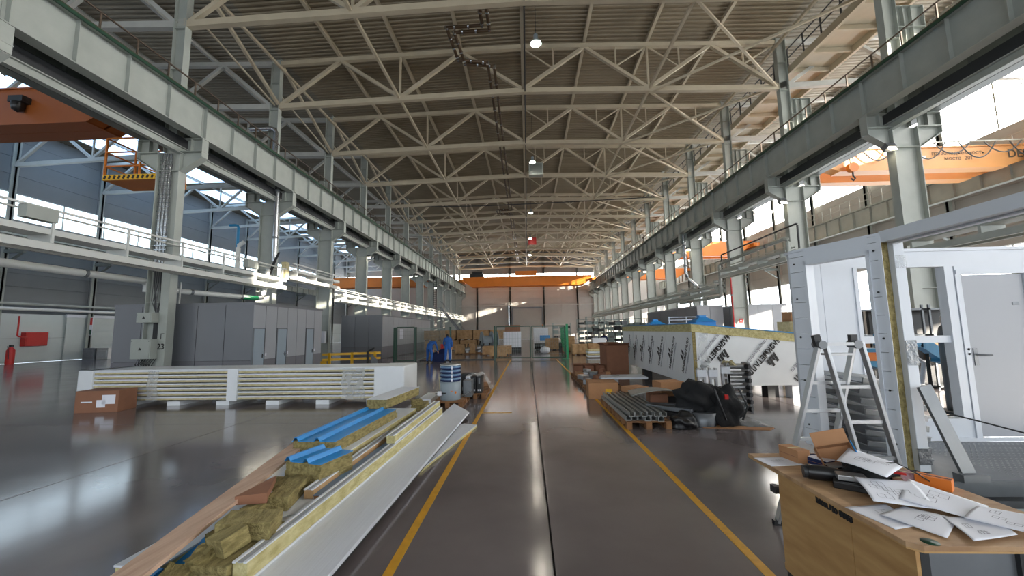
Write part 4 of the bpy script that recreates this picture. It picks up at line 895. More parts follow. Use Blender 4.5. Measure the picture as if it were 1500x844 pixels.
# ================================================================== PALLETS, DRUM, TOWERS left of the lane
def pallet(c, s, rz, lab, mt='pallet', h=.14):
    t = thing('pallet', lab, 'pallet', c, R(rz)); OFF[t.name] = None; x, y = s[0]/2, s[1]/2
    n = 6
    for k in range(n): MB().box((-x, -y+k*(2*y)/n+.01, h-.022), (x, -y+(k+1)*(2*y)/n-.02, h)).build('deck_board', mt, t)
    for sx in (-1, 0, 1):
        MB().box((sx*(x-.05)-.05, -y, .0), (sx*(x-.05)+.05, y, .02)).build('bottom_board', mt, t)
        for sy in (-1, 0, 1): MB().box((sx*(x-.05)-.05, sy*(y-.07)-.07, .02), (sx*(x-.05)+.05, sy*(y-.07)+.07, h-.022)).build('block', mt, t)
    return t
pallet((-2.0, 10.35, 0), (.75, 1.25, 0), 0, 'wooden pallet under the grey drum')
t = thing('steel_drum', 'round grey steel drum with orange mark on the nearer left pallet', 'drum', (-2.0, 10.15, .14)); o = Vector((-2.0, 10.15, .14))
MB().lathe([(.255, 0), (.26, .01), (.26, .41), (.245, .43)], o, 32).build('drum_body', 'drum', t); MB().lathe([(.275, .425), (.275, .44), (.001, .445)], o, 32).build('lid', 'drum', t)
MB().box((-2.27, 9.84, .27), (-2.17, 9.93, .37)).build('switch_box', 'paper', t); MB().tube([(-2.33, 9.9, .31), (-2.27, 9.88, .31)], .014, 8).tube([(-2.17, 9.9, .32), (-2.07, 9.89, .32)], .014, 8).build('fitting', 'dark', t)
MB().tube([(-1.84, 9.955, .33), (-1.84, 9.935, .33)], .03, 12).build('orange_sticker', 'orangeb', t); MB().box((-1.95, 9.888, .36), (-1.9, 9.9, .375)).build('orange_sticker', 'orangeb', t)
for k in range(4):
    t = thing('sheet_coil', 'blue and white banded coil on the grey drum, %s from the bottom' % ORD[k+1], 'coil', (-2.0, 10.15, .585+k*.1)); o = Vector((-2.0, 10.15, .59+k*.1))
    MB().lathe([(.24, 0), (.26, .012), (.26, .045)], o, 24).build('blue_band', 'navy', t); MB().lathe([(.26, .046), (.262, .07), (.245, .092), (.001, .092)], o, 24).build('white_band', 'bluef', t)
    MB().box((-1.93, 9.878, .6+k*.1), (-1.9, 9.892, .68+k*.1)).build('strap', 'paper', t)
single('coil_lid', MB().lathe([(.27, 0), (.27, .02), (.2, .035), (.001, .04)], (-2.0, 10.15, .995), 28), 'alu', 'round pale lid topping the coils on the grey drum', 'lid')
single('cream_bin', MB().lathe([(.14, .0), (.16, .45), (.17, .46), (.001, .47)], (-2.28, 10.8, .14), 18), 'woolc', 'cream plastic bin behind the grey drum', 'bin')
single('grey_motor_box', MB().box((-1.72, 10.4, .14), (-1.5, 10.8, .56)).box((-1.74, 10.38, .3), (-1.72, 10.82, .4)), 'steel', 'grey ribbed unit behind the drum on its right', 'unit', bevel=.01)
single('foil_scrap', MB().grid(6, 6, lambda u, v: (-1.72+.25*u, 9.95+.3*v, .2+.12*u+.04*random.random()), 0), 'alu', 'crumpled silver foil right of the grey drum', 'foil', thick=.004)
pallet((-1.48, 11.6, 0), (.55, 1.3, 0), 0, 'wooden pallet under the white and black tower boxes')
for k, (x, m_, lab) in enumerate(((-1.68, 'white', 'white upright tower box on the pallet, leftmost of three'), (-1.53, 'blackp', 'black upright tower box on the pallet, middle of three'), (-1.37, 'blackp', 'black upright tower box on the pallet, rightmost of three'))):
    t = thing('tower_box', lab, 'box', (x, 11.2, .14)); MB().box((x-.068, 11.0, .142), (x+.068, 11.5, .6)).build('casing', m_, t, bevel=.008); MB().box((x-.02, 10.992, .4), (x+.02, 11.0, .55)).build('front_slot', 'dark' if m_ == 'white' else 'steel', t)
    MB().box((x-.045, 10.992, .2), (x-.01, 11.0, .25)).box((x+.01, 10.992, .2), (x+.045, 11.0, .25)).build('front_label', 'paper' if m_ != 'white' else 'steel', t)
single('film_heap', MB().grid(8, 8, lambda u, v: (-1.65+.4*u, 11.05+.5*v, .62+.05*math.sin(7*u)*math.cos(5*v)+.04*random.random())), 'plast', 'crumpled clear film on top of the tower boxes', 'film', thick=.003)
single('film_heap', MB().grid(8, 8, lambda u, v: (-1.28+.2*u, 11.5+.6*v, .16+.4*(1-u)*random.uniform(.8, 1))), 'plast', 'clear film draped on the right of the tower boxes', 'film', thick=.003)
single('black_case', MB().box((-1.98, 11.6, .0), (-1.66, 12.1, .6)), 'dark', 'black case behind the grey drum', 'case', bevel=.02)
pallet((-1.5, 12.9, 0), (.5, 1.0, 0), 0, 'empty wooden pallet behind the tower boxes')
# ================================================================== PALLETS right of the lane
for k in range(3): pallet((2.2, 7.95+k*.86, 0), (.82, .84, 0), 0, 'wooden pallet under the steel profiles, %s from the camera' % ORD[k+1])
random.seed(5)
t0 = None
for k in range(12):
    row, c = divmod(k, 6); x = 1.84+c*.115+.02*row; z = .145+row*.085; ang = random.uniform(-1, 1); dx = .1*row
    lab = 'galvanised steel profile in the long bundle on pallets, %s, %s from the left' % (['bottom layer', 'upper layer'][row], ORD[c+1])
    prof = [(-.052, 0), (.052, 0), (.052, .08), (.03, .08), (.03, .072), (.044, .072), (.044, .008), (-.044, .008), (-.044, .072), (-.03, .072), (-.03, .08), (-.052, .08)]
    y0_ = 7.55+random.uniform(-.06, .06); single('steel_profile', MB().extr(prof, (x+dx*.3, y0_, z), (x-.0, y0_+2.4, z)), 'zinc', lab, 'profile')
for k in range(6):
    single('short_profile', MB().obox((2.72+.05*(k % 3), 7.95+.22*(k//2)*.8, .2+.09*(k % 2)), (.14, .75, .07), (0, 0, 40+8*k)), 'steel' if k % 2 else 'dark', 'short dark profile offcut piled right of the long profiles, %s from the camera' % ORD[k+1], 'profile')
sh = MB().grid(12, 6, lambda u, v: (2.05+1.25*u+.12*v, 8.15+.75*v+.1*u, .5+.1*math.sin(math.pi*u)-.09*(u)*v))
t = thing('metal_sheet', 'curved dull metal sheet lying across the steel profiles', 'sheet', (2.6, 8.5, .4)); sh.build('sheet', 'zinc', t, thick=.012)
c_ = carton('carton', 'cardboard box with a yellow label behind the steel profiles', (2.0, 11.1, .0), (.78, .75, .42), -3); MB().box((.05, -.382, .12), (.22, -.377, .26)).build('yellow_label', 'yellow', c_)
carton('carton', 'open brown carton behind the curved sheet near the module corner', (3.15, 9.2, .35), (.55, .4, .3), 10, 'card'); single('box_plinth', MB().box((2.85, 9.0, 0), (3.5, 9.5, .35)), 'dark', 'dark block under the open brown carton', 'block')
carton('carton', 'flat cardboard box leaning over the far ends of the steel profiles', (2.55, 9.75, .34), (.5, .4, .12), 25, 'card')
single('printed_box', MB().box((2.62, 8.8, .0), (3.0, 9.1, .42)), 'cardd', 'dark printed box under the curved sheet', 'box')
# black jackets and bags
def lump(name, c, s, lab, mt='black', seed=1, cat='bag'):
    random.seed(seed); bm = bmesh.new(); bmesh.ops.create_icosphere(bm, subdivisions=4, radius=1)
    ph = [random.uniform(0, 6) for _ in range(6)]
    for v in bm.verts:
        p = v.co; k = 1+.13*math.sin(4*p.x+ph[0])*math.cos(5*p.y+ph[1])+.1*math.sin(7*p.z+ph[2]+3*p.x)+.06*math.sin(13*p.y+ph[3])-.09*abs(math.sin(6*p.x+4*p.z+ph[4]))-.05*abs(math.sin(11*p.y-7*p.z+ph[5]))
        v.co = Vector((p.x*s[0]/2*k, p.y*s[1]/2*k, max(p.z*k, -.55)*s[2]/1.55))
    zmin = min(v.co.z for v in bm.verts); me = bpy.data.meshes.new(name)
    for v in bm.verts: v.co.z -= zmin
    bm.to_mesh(me); bm.free(); me.materials.append(M[mt]); [setattr(p, 'use_smooth', True) for p in me.polygons]
    o = bpy.data.objects.new(name, me); C.objects.link(o); o.location = c; OFF[o.name] = Vector(c); return tag(o, lab, cat)
lump('jacket_pile', (3.25, 7.95, .28), (.85, .6, .55), 'heap of black jackets draped over a bucket beside the steel profiles', seed=3, cat='jacket')
b_ = lump('backpack', (3.72, 7.85, 0), (.75, .5, .78), 'bulging black backpack with red tab leaning on the ladder stack', seed=5)
MB().box((3.62, 7.56, .52), (3.68, 7.6, .6)).build('red_tab', 'red', b_); MB().tube([(3.45, 7.6, .7), (3.5, 7.5, .4), (3.6, 7.55, .15)], .02, 6).build('strap', 'blackp', b_); MB().tube([(3.9, 7.6, .7), (3.98, 7.5, .4), (3.9, 7.55, .15)], .02, 6).build('strap', 'blackp', b_)
lump('bin_bag', (2.85, 7.6, 0), (.5, .35, .3), 'small shiny black bag on the floor in front of the jackets', 'blackp', 8)
single('steel_bucket', MB().lathe([(.24, 0), (.28, .26), (.27, .26), (.001, .25)], (3.3, 7.85, 0), 24), 'steel', 'dark steel tub under the black jackets', 'tub')
# folded aluminium ladders
t0 = None
for k, (x, h, lab) in enumerate(((3.62, 1.0, 'leftmost'), (3.86, 1.0, 'second from left'), (4.12, 1.06, 'third from left'))):
    t = thing('folded_ladder', 'short folded aluminium ladder section standing before the module, %s' % lab, 'ladder', (x, 8.6, 0))
    for s_ in (-.06, .06): MB().box((x+s_-.025, 8.5, .02), (x+s_+.025, 8.56, h)).build('stile', 'alu', t, bevel=.004)
    MB().box((x-.09, 8.49, h-.18), (x+.09, 8.57, h-.04)).build('hinge', 'white', t)
    for j in range(3): MB().box((x-.06, 8.51, .2+.28*j), (x+.06, 8.55, .25+.28*j)).build('rung', 'alu', t)
t = thing('folded_ladder', 'wide aluminium unit with thick round rungs standing at the module face', 'ladder', (4.4, 8.6, 0))
for x in (4.17, 4.6): MB().box((x-.03, 8.5, .05), (x+.03, 8.75, 1.1)).build('stile', 'alu', t, bevel=.004)
for j in range(7): MB().tube([(4.19, 8.6, .15+.145*j), (4.57, 8.6, .15+.145*j)], .058, 12).build('rung', 'alu', t); MB().tube([(4.56, 8.56, .15+.145*j), (4.6, 8.48, .15+.145*j)], .05, 8).build('rung_plug', 'blackp', t)
single('rag', MB().grid(5, 5, lambda u, v: (4.12+.2*u, 8.45+.2*v, 1.1+.05*math.sin(5*u+v*3))), 'woolc', 'pale rag on top of the ladders', 'rag', thick=.01)
single('foil_strip', MB().prism([(3.2, 7.62), (4.3, 7.42), (4.45, 7.55), (3.4, 7.85)], 0, .012), 'card', 'flat cardboard strip with foil under the backpack', 'strip')
single('crumpled_film', MB().grid(8, 8, lambda u, v: (4.0+.5*u, 7.6+.6*v, .012+.1*random.random()*(1-abs(2*u-1)))), 'plast', 'crumpled clear film on the floor right of the backpack', 'film', thick=.003)
# second pallet row with small goods
for k in range(3): pallet((2.25, 12.9+k*1.3, 0), (1.1, 1.2, 0), 0, 'long row pallet with fittings, %s from the camera' % ORD[k+1])
random.seed(21)
for k in range(12):
    x = 1.85+.28*(k % 4); y = 12.6+1.05*(k//4); mt_ = ['steel', 'alu', 'card', 'cardd'][(k*3+k//4) % 4]
    m = MB().obox((x, y, .15+.08), (.22, .5, .14), (0, 0, random.uniform(-25, 25)))
    if k % 2: m.obox((x+.02, y+.1, .15+.2), (.16, .3, .1), (0, 0, random.uniform(-30, 30)))
    single('fitting_pack', m, mt_, '%s pack of fittings on the row pallets, %s from the camera counted left to right' % ('brown' if 'card' in mt_ else 'metal', ORD[k+1]), 'pack', bevel=.005)
for k in range(3): carton('carton', 'open small carton on the far row pallet, %s from the left' % ORD[k+1], (1.95+.4*k, 15.8, .14), (.36, .36, .3), 8*k, 'cardd', True)
single('panel_slab', MB().box((2.2, 12.2, .32), (3.6, 13.0, .38)), 'white', 'white flat board across the row pallets', 'board')
carton('carton', 'tall open brown carton standing by the far end of the marked module', (3.42, 16.0, 0), (.88, .8, 1.2), 8, 'cardd', True)
# ================================================================== MARKED MODULE (right)
mx0, mx1, my0, my1 = 4.28, 7.6, 10.45, 17.9; sl = -.115
zt = lambda x: 1.96+sl*(x-mx0)
t = thing('insulated_module', 'white panel module with printed film, wool rim and blue roof edge', 'module', (5.9, 14, .35))
MB().prism([(mx0, my0), (mx1, my0), (mx1, my1), (mx0, my1)], .35, [zt(mx0)-.22, zt(mx1)-.22, zt(mx1)-.22, zt(mx0)-.22]).build('wall_panel_front', 'film', t)
m = MB().prism([(mx0-.03, my0-.03), (mx1, my0-.03), (mx1, my1), (mx0-.03, my1)], [zt(mx0)-.219, zt(mx1)-.219, zt(mx1)-.219, zt(mx0)-.219], [zt(mx0)-.015, zt(mx1)-.015, zt(mx1)-.015, zt(mx0)-.015]); m.build('wool_rim', 'woolp', t)
MB().prism([(mx0-.06, my0-.06), (mx1+.05, my0-.06), (mx1+.05, my1+.05), (mx0-.06, my1+.05)], [zt(mx0)-.014, zt(mx1)-.014, zt(mx1)-.014, zt(mx0)-.014], [zt(mx0)+.01, zt(mx1)+.01, zt(mx1)+.01, zt(mx0)+.01]).build('roof_sheet', 'blue', t)
MB().box((mx0-.012, my0-.014, .36), (mx0+.07, my0+.0, zt(mx0)-.23)).build('wool_corner', 'wool', t)
for k in range(4): MB().box((mx0-.012, my0+.1+k*1.85, .36), (mx0-.004, my0+1.92+k*1.85, zt(mx0)-.225)).build('film_sheet', 'film', t)
for x, y in ((4.4, 15.0), (6.4, 10.9), (4.45, 11.4), (6.9, 10.7)): MB().box((x-.14, y-.14, 0), (x+.14, y+.14, .35)).build('support_block', 'dark' if x < 5 or x < 6.5 else 'white', t)
for k in range(7):      # slanted print on the long side
    y = 10.95+k*1.0; f = face((mx0-.016, y, 1.1), (0, -1, 0), (0, 0, 1), 62)
    text('МАЯКМЕТАЛЛ', .15, f @ Matrix.Translation((.0, .0, 0)), 'ink', t, bold=.005); text('www.mayakmetall.ru', .11, f @ Matrix.Translation((0, -.17, 0)), 'inkg', t)
    lg = MB()
    q = f @ Matrix.Translation((-.1, .2, 0))
    for dx in (-.09, .05):
        lg.add([q @ Vector((dx-.05, -.1, .003)), q @ Vector((dx+.0, -.1, .003)), q @ Vector((dx+.07, .1, .003)), q @ Vector((dx+.02, .1, .003))], [(0, 1, 2, 3)])
        lg.add([q @ Vector((dx+.0, -.1, .003)), q @ Vector((dx+.05, -.1, .003)), q @ Vector((dx+.09, 0, .003)), q @ Vector((dx+.05, .05, .003))], [(0, 1, 2, 3)])
    lg.build('logo', 'ink', t)
for x, z in ((4.82, 1.22), (6.06, 1.12), (7.2, .95)):     # upside-down print on the short side
    f = face((x, my0-.02, z), (1, 0, 0), (0, 0, 1), 228)
    text('МАЯКМЕТАЛЛ', .175, f @ Matrix.Translation((0, .0, 0)), 'ink', t, bold=.007); text('www.mayakmetall.ru', .135, f @ Matrix.Translation((-.05, -.2, 0)), 'inkg', t)
    lg = MB(); q = f @ Matrix.Translation((-.05, .24, 0))
    for dx in (-.1, .06):
        lg.add([q @ Vector((dx-.07, -.11, .003)), q @ Vector((dx+.0, -.11, .003)), q @ Vector((dx+.08, .11, .003)), q @ Vector((dx+.01, .11, .003))], [(0, 1, 2, 3)])
        lg.add([q @ Vector((dx+.02, -.11, .003)), q @ Vector((dx+.08, -.11, .003)), q @ Vector((dx+.12, 0, .003)), q @ Vector((dx+.07, .04, .003))], [(0, 1, 2, 3)])
    lg.build('logo', 'ink', t)
MB().grid(4, 12, lambda u, v: (mx0+.12+.22*u+.03*math.sin(8*v), my0-.03-.03*random.random(), .7+1.0*v)).build('loose_film', 'plast', t)
for y, s_, lab in ((12.2, .58, 'blue ventilator cap on the module roof, nearer one'), (16.6, .56, 'blue ventilator cap on the module roof, farther one')):
    x = 5.3; z = zt(x)+.01; h = s_/2; tt = thing('roof_ventilator', lab, 'ventilator', (x, y, z))
    MB().box((x-h, y-h, z), (x+h, y+h, z+.16)).build('base_box', 'blue', tt); MB().add([(x-h-.04, y-h-.04, z+.16), (x+h+.04, y-h-.04, z+.16), (x+h+.04, y+h+.04, z+.16), (x-h-.04, y+h+.04, z+.16), (x-.1, y-.1, z+.3), (x+.1, y-.1, z+.3), (x+.1, y+.1, z+.3), (x-.1, y+.1, z+.3)], [(3, 2, 1, 0), (4, 5, 6, 7), (0, 1, 5, 4), (1, 2, 6, 5), (2, 3, 7, 6), (3, 0, 4, 7)]).build('cap', 'blue', tt); MB().box((x-.1, y-.1, z+.3), (x+.1, y+.1, z+.36)).build('top_knob', 'blue', tt)
t = thing('roof_rail', 'small pale rail frame on the module roof between the blue caps', 'rail', (5.3, 14.2, 1.9)); 
for z in (2.0, 2.12, 2.22): MB().bar((5.0, 14.2, z), (6.3, 14.0, z), .025).build('rail', 'white', t)
for x in (5.0, 5.6, 6.3): MB().bar((x, 14.1, 1.86), (x, 14.1, 2.24), .03).build('post', 'white', t)
carton('carton', 'orange-brown carton on a shelf right of the module roof', (9.6, 14.5, 2.0), (.6, .5, .35), 0, 'card'); single('tall_shelf', MB().box((9.2, 14.2, 0), (10.3, 14.9, 2.0)), 'woolc', 'cream cabinet behind the module carrying a carton', 'cabinet')
# ================================================================== FOREGROUND PILE (axis along the aisle)
def Pst(s, t, z=0): return Vector((-2.03+.0313*s+.9995*t, 2.95+.9995*s-.0313*t, z))
def pthing(name, s0, s1, t0, t1, z0, lab, cat, yaw=0, pitch=0, roll=0):
    t = thing(name, lab, cat); t.location = Pst((s0+s1)/2, (t0+t1)/2, z0); t.rotation_euler = (R(pitch), R(roll), R(-1.8+yaw)); OFF[t.name] = None; return t
def lbox(sx, sy, z0, z1, ox=0, oy=0): return MB().box((ox-sx/2, oy-sy/2, z0), (ox+sx/2, oy+sy/2, z1))
def woolblock(s0, s1, t0, t1, z0, z1, lab, yaw=0, pitch=0, roll=0, mt='wool', j=.003):
    sx, sy, h = t1-t0, s1-s0, z1-z0; m = MB(); nx, ny, nz = 4, max(3, int(sy/.1)), 3
    random.seed(int(abs(s0*100+t0*37+z0*11)))
    t = pthing('mineral_wool_piece', s0, s1, t0, t1, z0, lab, 'insulation', yaw, pitch, roll)
    bm = bmesh.new(); bmesh.ops.create_cube(bm, size=1); bmesh.ops.subdivide_edges(bm, edges=bm.edges[:], cuts=3, use_grid_fill=True)
    for v in bm.verts:
        v.co = Vector((v.co.x*sx, v.co.y*sy, (v.co.z+.5)*h)); v.co += Vector([random.uniform(-j, j) for _ in range(3)])
    for v in m.v: pass
    me = bpy.data.meshes.new('wool_slab'); bm.to_mesh(me); bm.free(); me.materials.append(M[mt]); o = bpy.data.objects.new('wool_slab', me); C.objects.link(o); o.parent = t
    return t
# long white boards at the right of the pile
t = thing('white_board', 'longest white rippled board lying along the right side of the pile', 'board', Pst(2.5, .28, .08)); A = [Pst(-1.2, 0), Pst(-1.2, .56), Pst(5.72, .55), Pst(6.68, .01)]
MB().prism([(a.x, a.y) for a in A], .085, .12).build('face_sheet', 'whitep', t); A = [Pst(-1.2, .02), Pst(-1.2, .54), Pst(5.68, .53), Pst(6.62, .03)]; MB().prism([(a.x, a.y) for a in A], .045, .085).build('core', 'dark', t)  # dark core paints the shadow line under the board's edge
t = thing('white_board', 'shorter white board with yellow edge jutting out from under the longest board', 'board', Pst(3.5, .6, .0)); A = [Pst(2.3, .1), Pst(2.35, .5), Pst(4.87, .86), Pst(4.98, .6), Pst(4.7, .1)]
MB().prism([(a.x, a.y) for a in A], .034, .042).build('face_sheet', 'whitep', t); MB().prism([(a.x, a.y) for a in A], .002, .034).build('core', 'woolp', t)
def sandwich(name, s0, s1, t0, t1, z0, z1, lab, yaw=0, pitch=0, core='woolp', lips=True, top='white'):
    t = pthing(name, s0, s1, t0, t1, z0, lab, 'panel', yaw, pitch); sx, sy, h = t1-t0, s1-s0, z1-z0
    lbox(sx, sy, 0, h-.004).build('core', core, t)
    if lips:
        for x in (-sx/2+.012, sx/2-.012): lbox(.022, sy+.02, h-.005, h+.008, x).build('steel_lip', 'white', t)
        lbox(sx*.35, sy+.01, h-.005, h+.001, 0).build('groove', 'cabinl', t)
        lbox(.006, sy+.02, 0, .02, sx/2+.003).build('steel_lip', 'white', t)
    else: lbox(sx+.01, sy+.01, h-.005, h+.004).build('face_sheet', top, t)
    return t
sandwich('sandwich_panel', -.1, 5.4, -.06, .045, .122, .27, 'long wool-cored panel on edge with white steel lips beside the longest board')
sandwich('sandwich_panel', 2.75, 5.45, -.12, -.0, .28, .39, 'shorter wool-cored panel strip lying on the long edge panel at the far end', 1)
sandwich('sandwich_panel', 1.1, 3.4, -.31, -.21, .2, .29, 'cream strip panel with white lip in the middle of the pile', 1, 0, 'crate')
sandwich('sandwich_panel', 1.1, 3.2, -.19, -.09, .2, .235, 'narrow brown and blue panel strip beside the cream strip', 0, 0, 'pallet', False, 'bluef')
t = pthing('grey_board', 2.0, 4.6, -.55, -.33, .2, 'grey-violet coated sheet between the stacked slabs and the strips', 'board', 1); lbox(.24, 2.5, 0, .012).build('sheet', 'white', t)
t = pthing('base_board', .5, 2.3, -.62, -.08, .0, 'violet-white panel face lying low under the wool blocks', 'board', 0); lbox(.55, 1.8, .18, .195).build('sheet', 'white', t); lbox(.53, 1.76, 0, .18).build('core', 'woolp', t)
t = pthing('base_board', .0, 2.2, -.95, -.6, .0, 'second low panel under the plank at left', 'board', 2); lbox(.35, 2.2, 0, .09).build('core', 'woolp', t); lbox(.36, 2.22, .09, .1).build('sheet', 'white', t)
# left: white panel under the plank
t = pthing('panel_slab', -.0, 1.5, -1.06, -.7, .0, 'white panel with yellow end poking out under the left of the plank', 'panel', -1); lbox(.36, 1.5, .15, .165).build('face_sheet', 'white', t); lbox(.35, 1.48, .06, .15).build('core', 'woolp', t); lbox(.36, 1.5, .0, .06).build('lower_core', 'dark', t)
# plank
a = Pst(-.75, -.42, .345); b = Pst(2.48, -1.17, .37)
t = thing('wooden_plank', 'long pale pink-brown wooden plank lying on the left edge of the pile', 'plank', (a+b)/2); MB().bar(a, b, .21, .035).build('plank', 'wood', t, bevel=.003)
t = thing('plank_offcut', 'short reddish wooden lath under the plank near its middle', 'plank', Pst(1.0, -.95, .2)); MB().bar(Pst(.9, -.93, .3), Pst(1.15, -.99, .3), .05, .03).build('lath', 'cardd', t)
# cardboard angle bent over the plank
t = thing('cardboard_angle', 'folded reddish cardboard strip hanging off the plank', 'cardboard', Pst(.9, -.7, .3))
p0, p1, p2 = Pst(.64, -.66, .40), Pst(.73, -.42, .40), Pst(1.2, -.66, .385)
MB().add([p0, p1, p2, p0+Vector((0, 0, -.075)), p1+Vector((0, 0, -.09)), p2+Vector((0, 0, -.06))], [(3, 4, 1, 0), (4, 5, 2, 1), (0, 1, 2)]).build('strip', 'cardd', t, thick=.006)
# wool blocks
woolblock(-.14, .5, -.34, -.07, .13, .26, 'long mineral wool slab lying at the near end beside the edge panel', j=.004)
woolblock(.14, .38, -.42, -.03, .28, .41, 'biggest mineral wool block on top of the near heap', 14, 0, 3)
woolblock(-.03, .16, -.31, -.12, .27, .4, 'cube-like mineral wool block leaning on the biggest block', -22, 12, -6)
woolblock(-.3, -.08, -.5, -.34, .15, .24, 'torn mineral wool scrap at the bottom front of the heap', 12, 10, 8, j=.016)
woolblock(-.12, .02, -.4, -.28, .24, .31, 'ragged mineral wool scrap wedged under the cube-like block', -12, 18, 0, j=.014)
woolblock(.2, .75, -.56, -.42, .12, .3, 'dark upright mineral wool slab in the shade under the plank', 6, j=.01)
woolblock(.8, 1.4, -.54, -.34, .2, .33, 'long mineral wool bar behind the heap near the cream strip', 12)
woolblock(.66, .78, -.62, -.54, .2, .29, 'small mineral wool brick, left of two behind the biggest block', -8)
woolblock(.68, .8, -.51, -.43, .2, .29, 'small mineral wool brick, right of two behind the biggest block', -8)
woolblock(1.0, 1.4, -.74, -.58, .2, .31, 'mineral wool slab partly hidden beneath the cardboard strip', 10)
woolblock(5.6, 6.3, -.75, -.45, .0, .155, 'lower mineral wool slab under the far flat slab', 8)
woolblock(5.6, 6.3, -.75, -.45, .16, .26, 'flat mineral wool slab at the far end of the pile', 10)
woolblock(5.6, 5.85, -.72, -.5, .27, .38, 'small mineral wool lump on the far flat slab', 25)
# blue sheets at the near end
t = pthing('blue_sheet', -.55, -.05, -.75, -.3, .1, 'bright blue profiled sheet at the bottom left of the pile', 'sheet', 5); lbox(.42, .55, 0, .05).build('sheet', 'blue', t); lbox(.05, .56, .05, .075, -.12).build('rib', 'blue', t)
t = pthing('blue_sheet', -.1, .5, -.72, -.52, .12, 'dark blue sheet in the shade under the plank', 'sheet', 0, 12); lbox(.2, .5, 0, .01).build('sheet', 'blue', t)
t = pthing('glass_strip', -.75, -.5, -.62, -.4, .08, 'greenish white edge strips at the bottom edge of the photograph', 'strip', 70); lbox(.06, .35, 0, .02).build('strip', 'white', t); lbox(.02, .35, .02, .035, .04).build('green_edge', 'dgreen', t)
# roofing panels with blue ribbed top
def roofpanel(s0, s1, t0, t1, z0, z1, lab, yaw=0, ribs=2, pitch=0):
    t = pthing('roof_panel', s0, s1, t0, t1, z0, lab, 'panel', yaw, pitch); sx, sy, h = t1-t0, s1-s0, z1-z0
    bm = bmesh.new(); bmesh.ops.create_cube(bm, size=1); bmesh.ops.subdivide_edges(bm, edges=bm.edges[:], cuts=5, use_grid_fill=True); random.seed(int(s0*10))
    for v in bm.verts: v.co = Vector((v.co.x*sx, v.co.y*sy*(1+.06*(v.co.z < 0)), (v.co.z+.5)*h)) + Vector([random.uniform(-.005, .005) for _ in range(3)])
    me = bpy.data.meshes.new('wool_core'); bm.to_mesh(me); bm.free(); me.materials.append(M['wool']); o = bpy.data.objects.new('wool_core', me); C.objects.link(o); o.parent = t
    prof = []; w_ = sx+.02; x = -w_/2; pts = [(x, h+.006)]
    for k in range(ribs):
        c = x + w_*(k/(ribs))+.05
        pts += [(c-.04, h+.006), (c-.015, h+.05), (c+.015, h+.05), (c+.04, h+.006)]
    pts.append((w_/2, h+.006)); lo = [(a, b-.008) for a, b in pts[::-1]]
    MB().extr(pts+lo, (0, -sy/2-.02, 0), (0, sy/2+.01, 0), side=(1, 0, 0)).build('blue_top_sheet', 'blue', t)
    return t
# tall stack at the far left of the pile
for k in range(3): sandwich('stacked_slab', 2.3-.05*k, 5.5-.2*k, -1.12+.02*k, -.42-.0*k, .0+.105*k, .1+.105*k, 'wool slab with pale face in the far stack, %s from the bottom' % ORD[k+1], 0, 0, 'woolp', False, 'white')
roofpanel(2.15, 4.2, -1.08, -.52, .32, .47, 'long insulated roof panel with two bright blue ribs on the far stack', -1, 2)
roofpanel(1.4, 1.88, -.68, -.2, .28, .45, 'short insulated roof panel with two bright blue ribs in the middle of the pile', -14, 2)
woolblock(1.35, 1.9, -.7, -.2, .12, .28, 'mineral wool support under the short blue-topped roof panel', -12)
sandwich('white_topped_block', 4.15, 5.7, -.98, -.6, .49, .655, 'wool block with white rippled face at the far end of the pile', -4, 0, 'wool', False, 'whitep')
t = pthing('white_scrap', .86, 1.2, -.62, -.35, .3, 'thin white sheet scrap under the short blue-topped panel', 'sheet', -50); lbox(.08, .26, 0, .006).build('sheet', 'white', t)
t = pthing('grey_scrap', .6, .85, -.45, -.12, .198, 'narrow grey sheet scrap lying on the violet-white panel', 'sheet', -60); lbox(.05, .3, 0, .006).build('sheet', 'white', t)
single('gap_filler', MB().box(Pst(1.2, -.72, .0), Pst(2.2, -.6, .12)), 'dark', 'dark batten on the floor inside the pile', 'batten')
# ================================================================== WORK TABLE
tx0, tx1, ty0, ty1, tz = 1.64, 2.48, 1.86, 3.14, .9
t = thing('work_table', 'plywood work table on casters with storage panels at bottom right', 'table', ((tx0+tx1)/2, (ty0+ty1)/2, 0))
P = [(tx0, ty0+.04), (tx0+.04, ty0), (tx1, ty0), (tx1, ty1), (tx0, ty1)]
MB().prism(P, tz-.022, tz).build('table_top', 'plytop', t, bevel=.002)
MB().prism([(p[0]+.002, p[1]+.002) for p in P], tz-.03, tz-.022).build('top_edge', 'ply', t)
for a, b in ((ty0+.1, ty0+.46), (ty0+.466, ty1-.2)): MB().box((tx0+.09, a, .2), (tx0+.108, b, tz-.03)).build('side_panel', 'ply', t)
MB().box((tx0+.11, ty0+.12, .22), (tx1-.1, ty0+.14, tz-.03)).build('end_panel', 'steel', t)
MB().box((tx0+.11, ty0+.1, .18), (tx0+.15, ty0+.14, tz-.03)).box((tx1-.3, ty0+.1, .18), (tx1-.24, ty0+.14, tz-.03)).box((tx0+.11, ty0+.1, .42), (tx1-.24, ty0+.13, .45)).build('end_frame', 'dark', t)
MB().box((tx0+.11, ty0+.14, .18), (tx1-.1, ty1-.16, .22)).build('bottom_shelf', 'ply', t)
for x in (tx0+.14, tx1-.14):
    for y in (ty0+.16, ty1-.2):
        c = MB().box((x-.025, y-.025, .1), (x+.025, y+.025, .2)).box((x-.04, y-.02, .04), (x-.032, y+.02, .12)).box((x+.032, y-.02, .04), (x+.04, y+.02, .12)).build('caster', 'dark', t)
        MB().tube([(x-.028, y, .045), (x+.028, y, .045)], .045, 16).build('wheel', 'blackp', c)
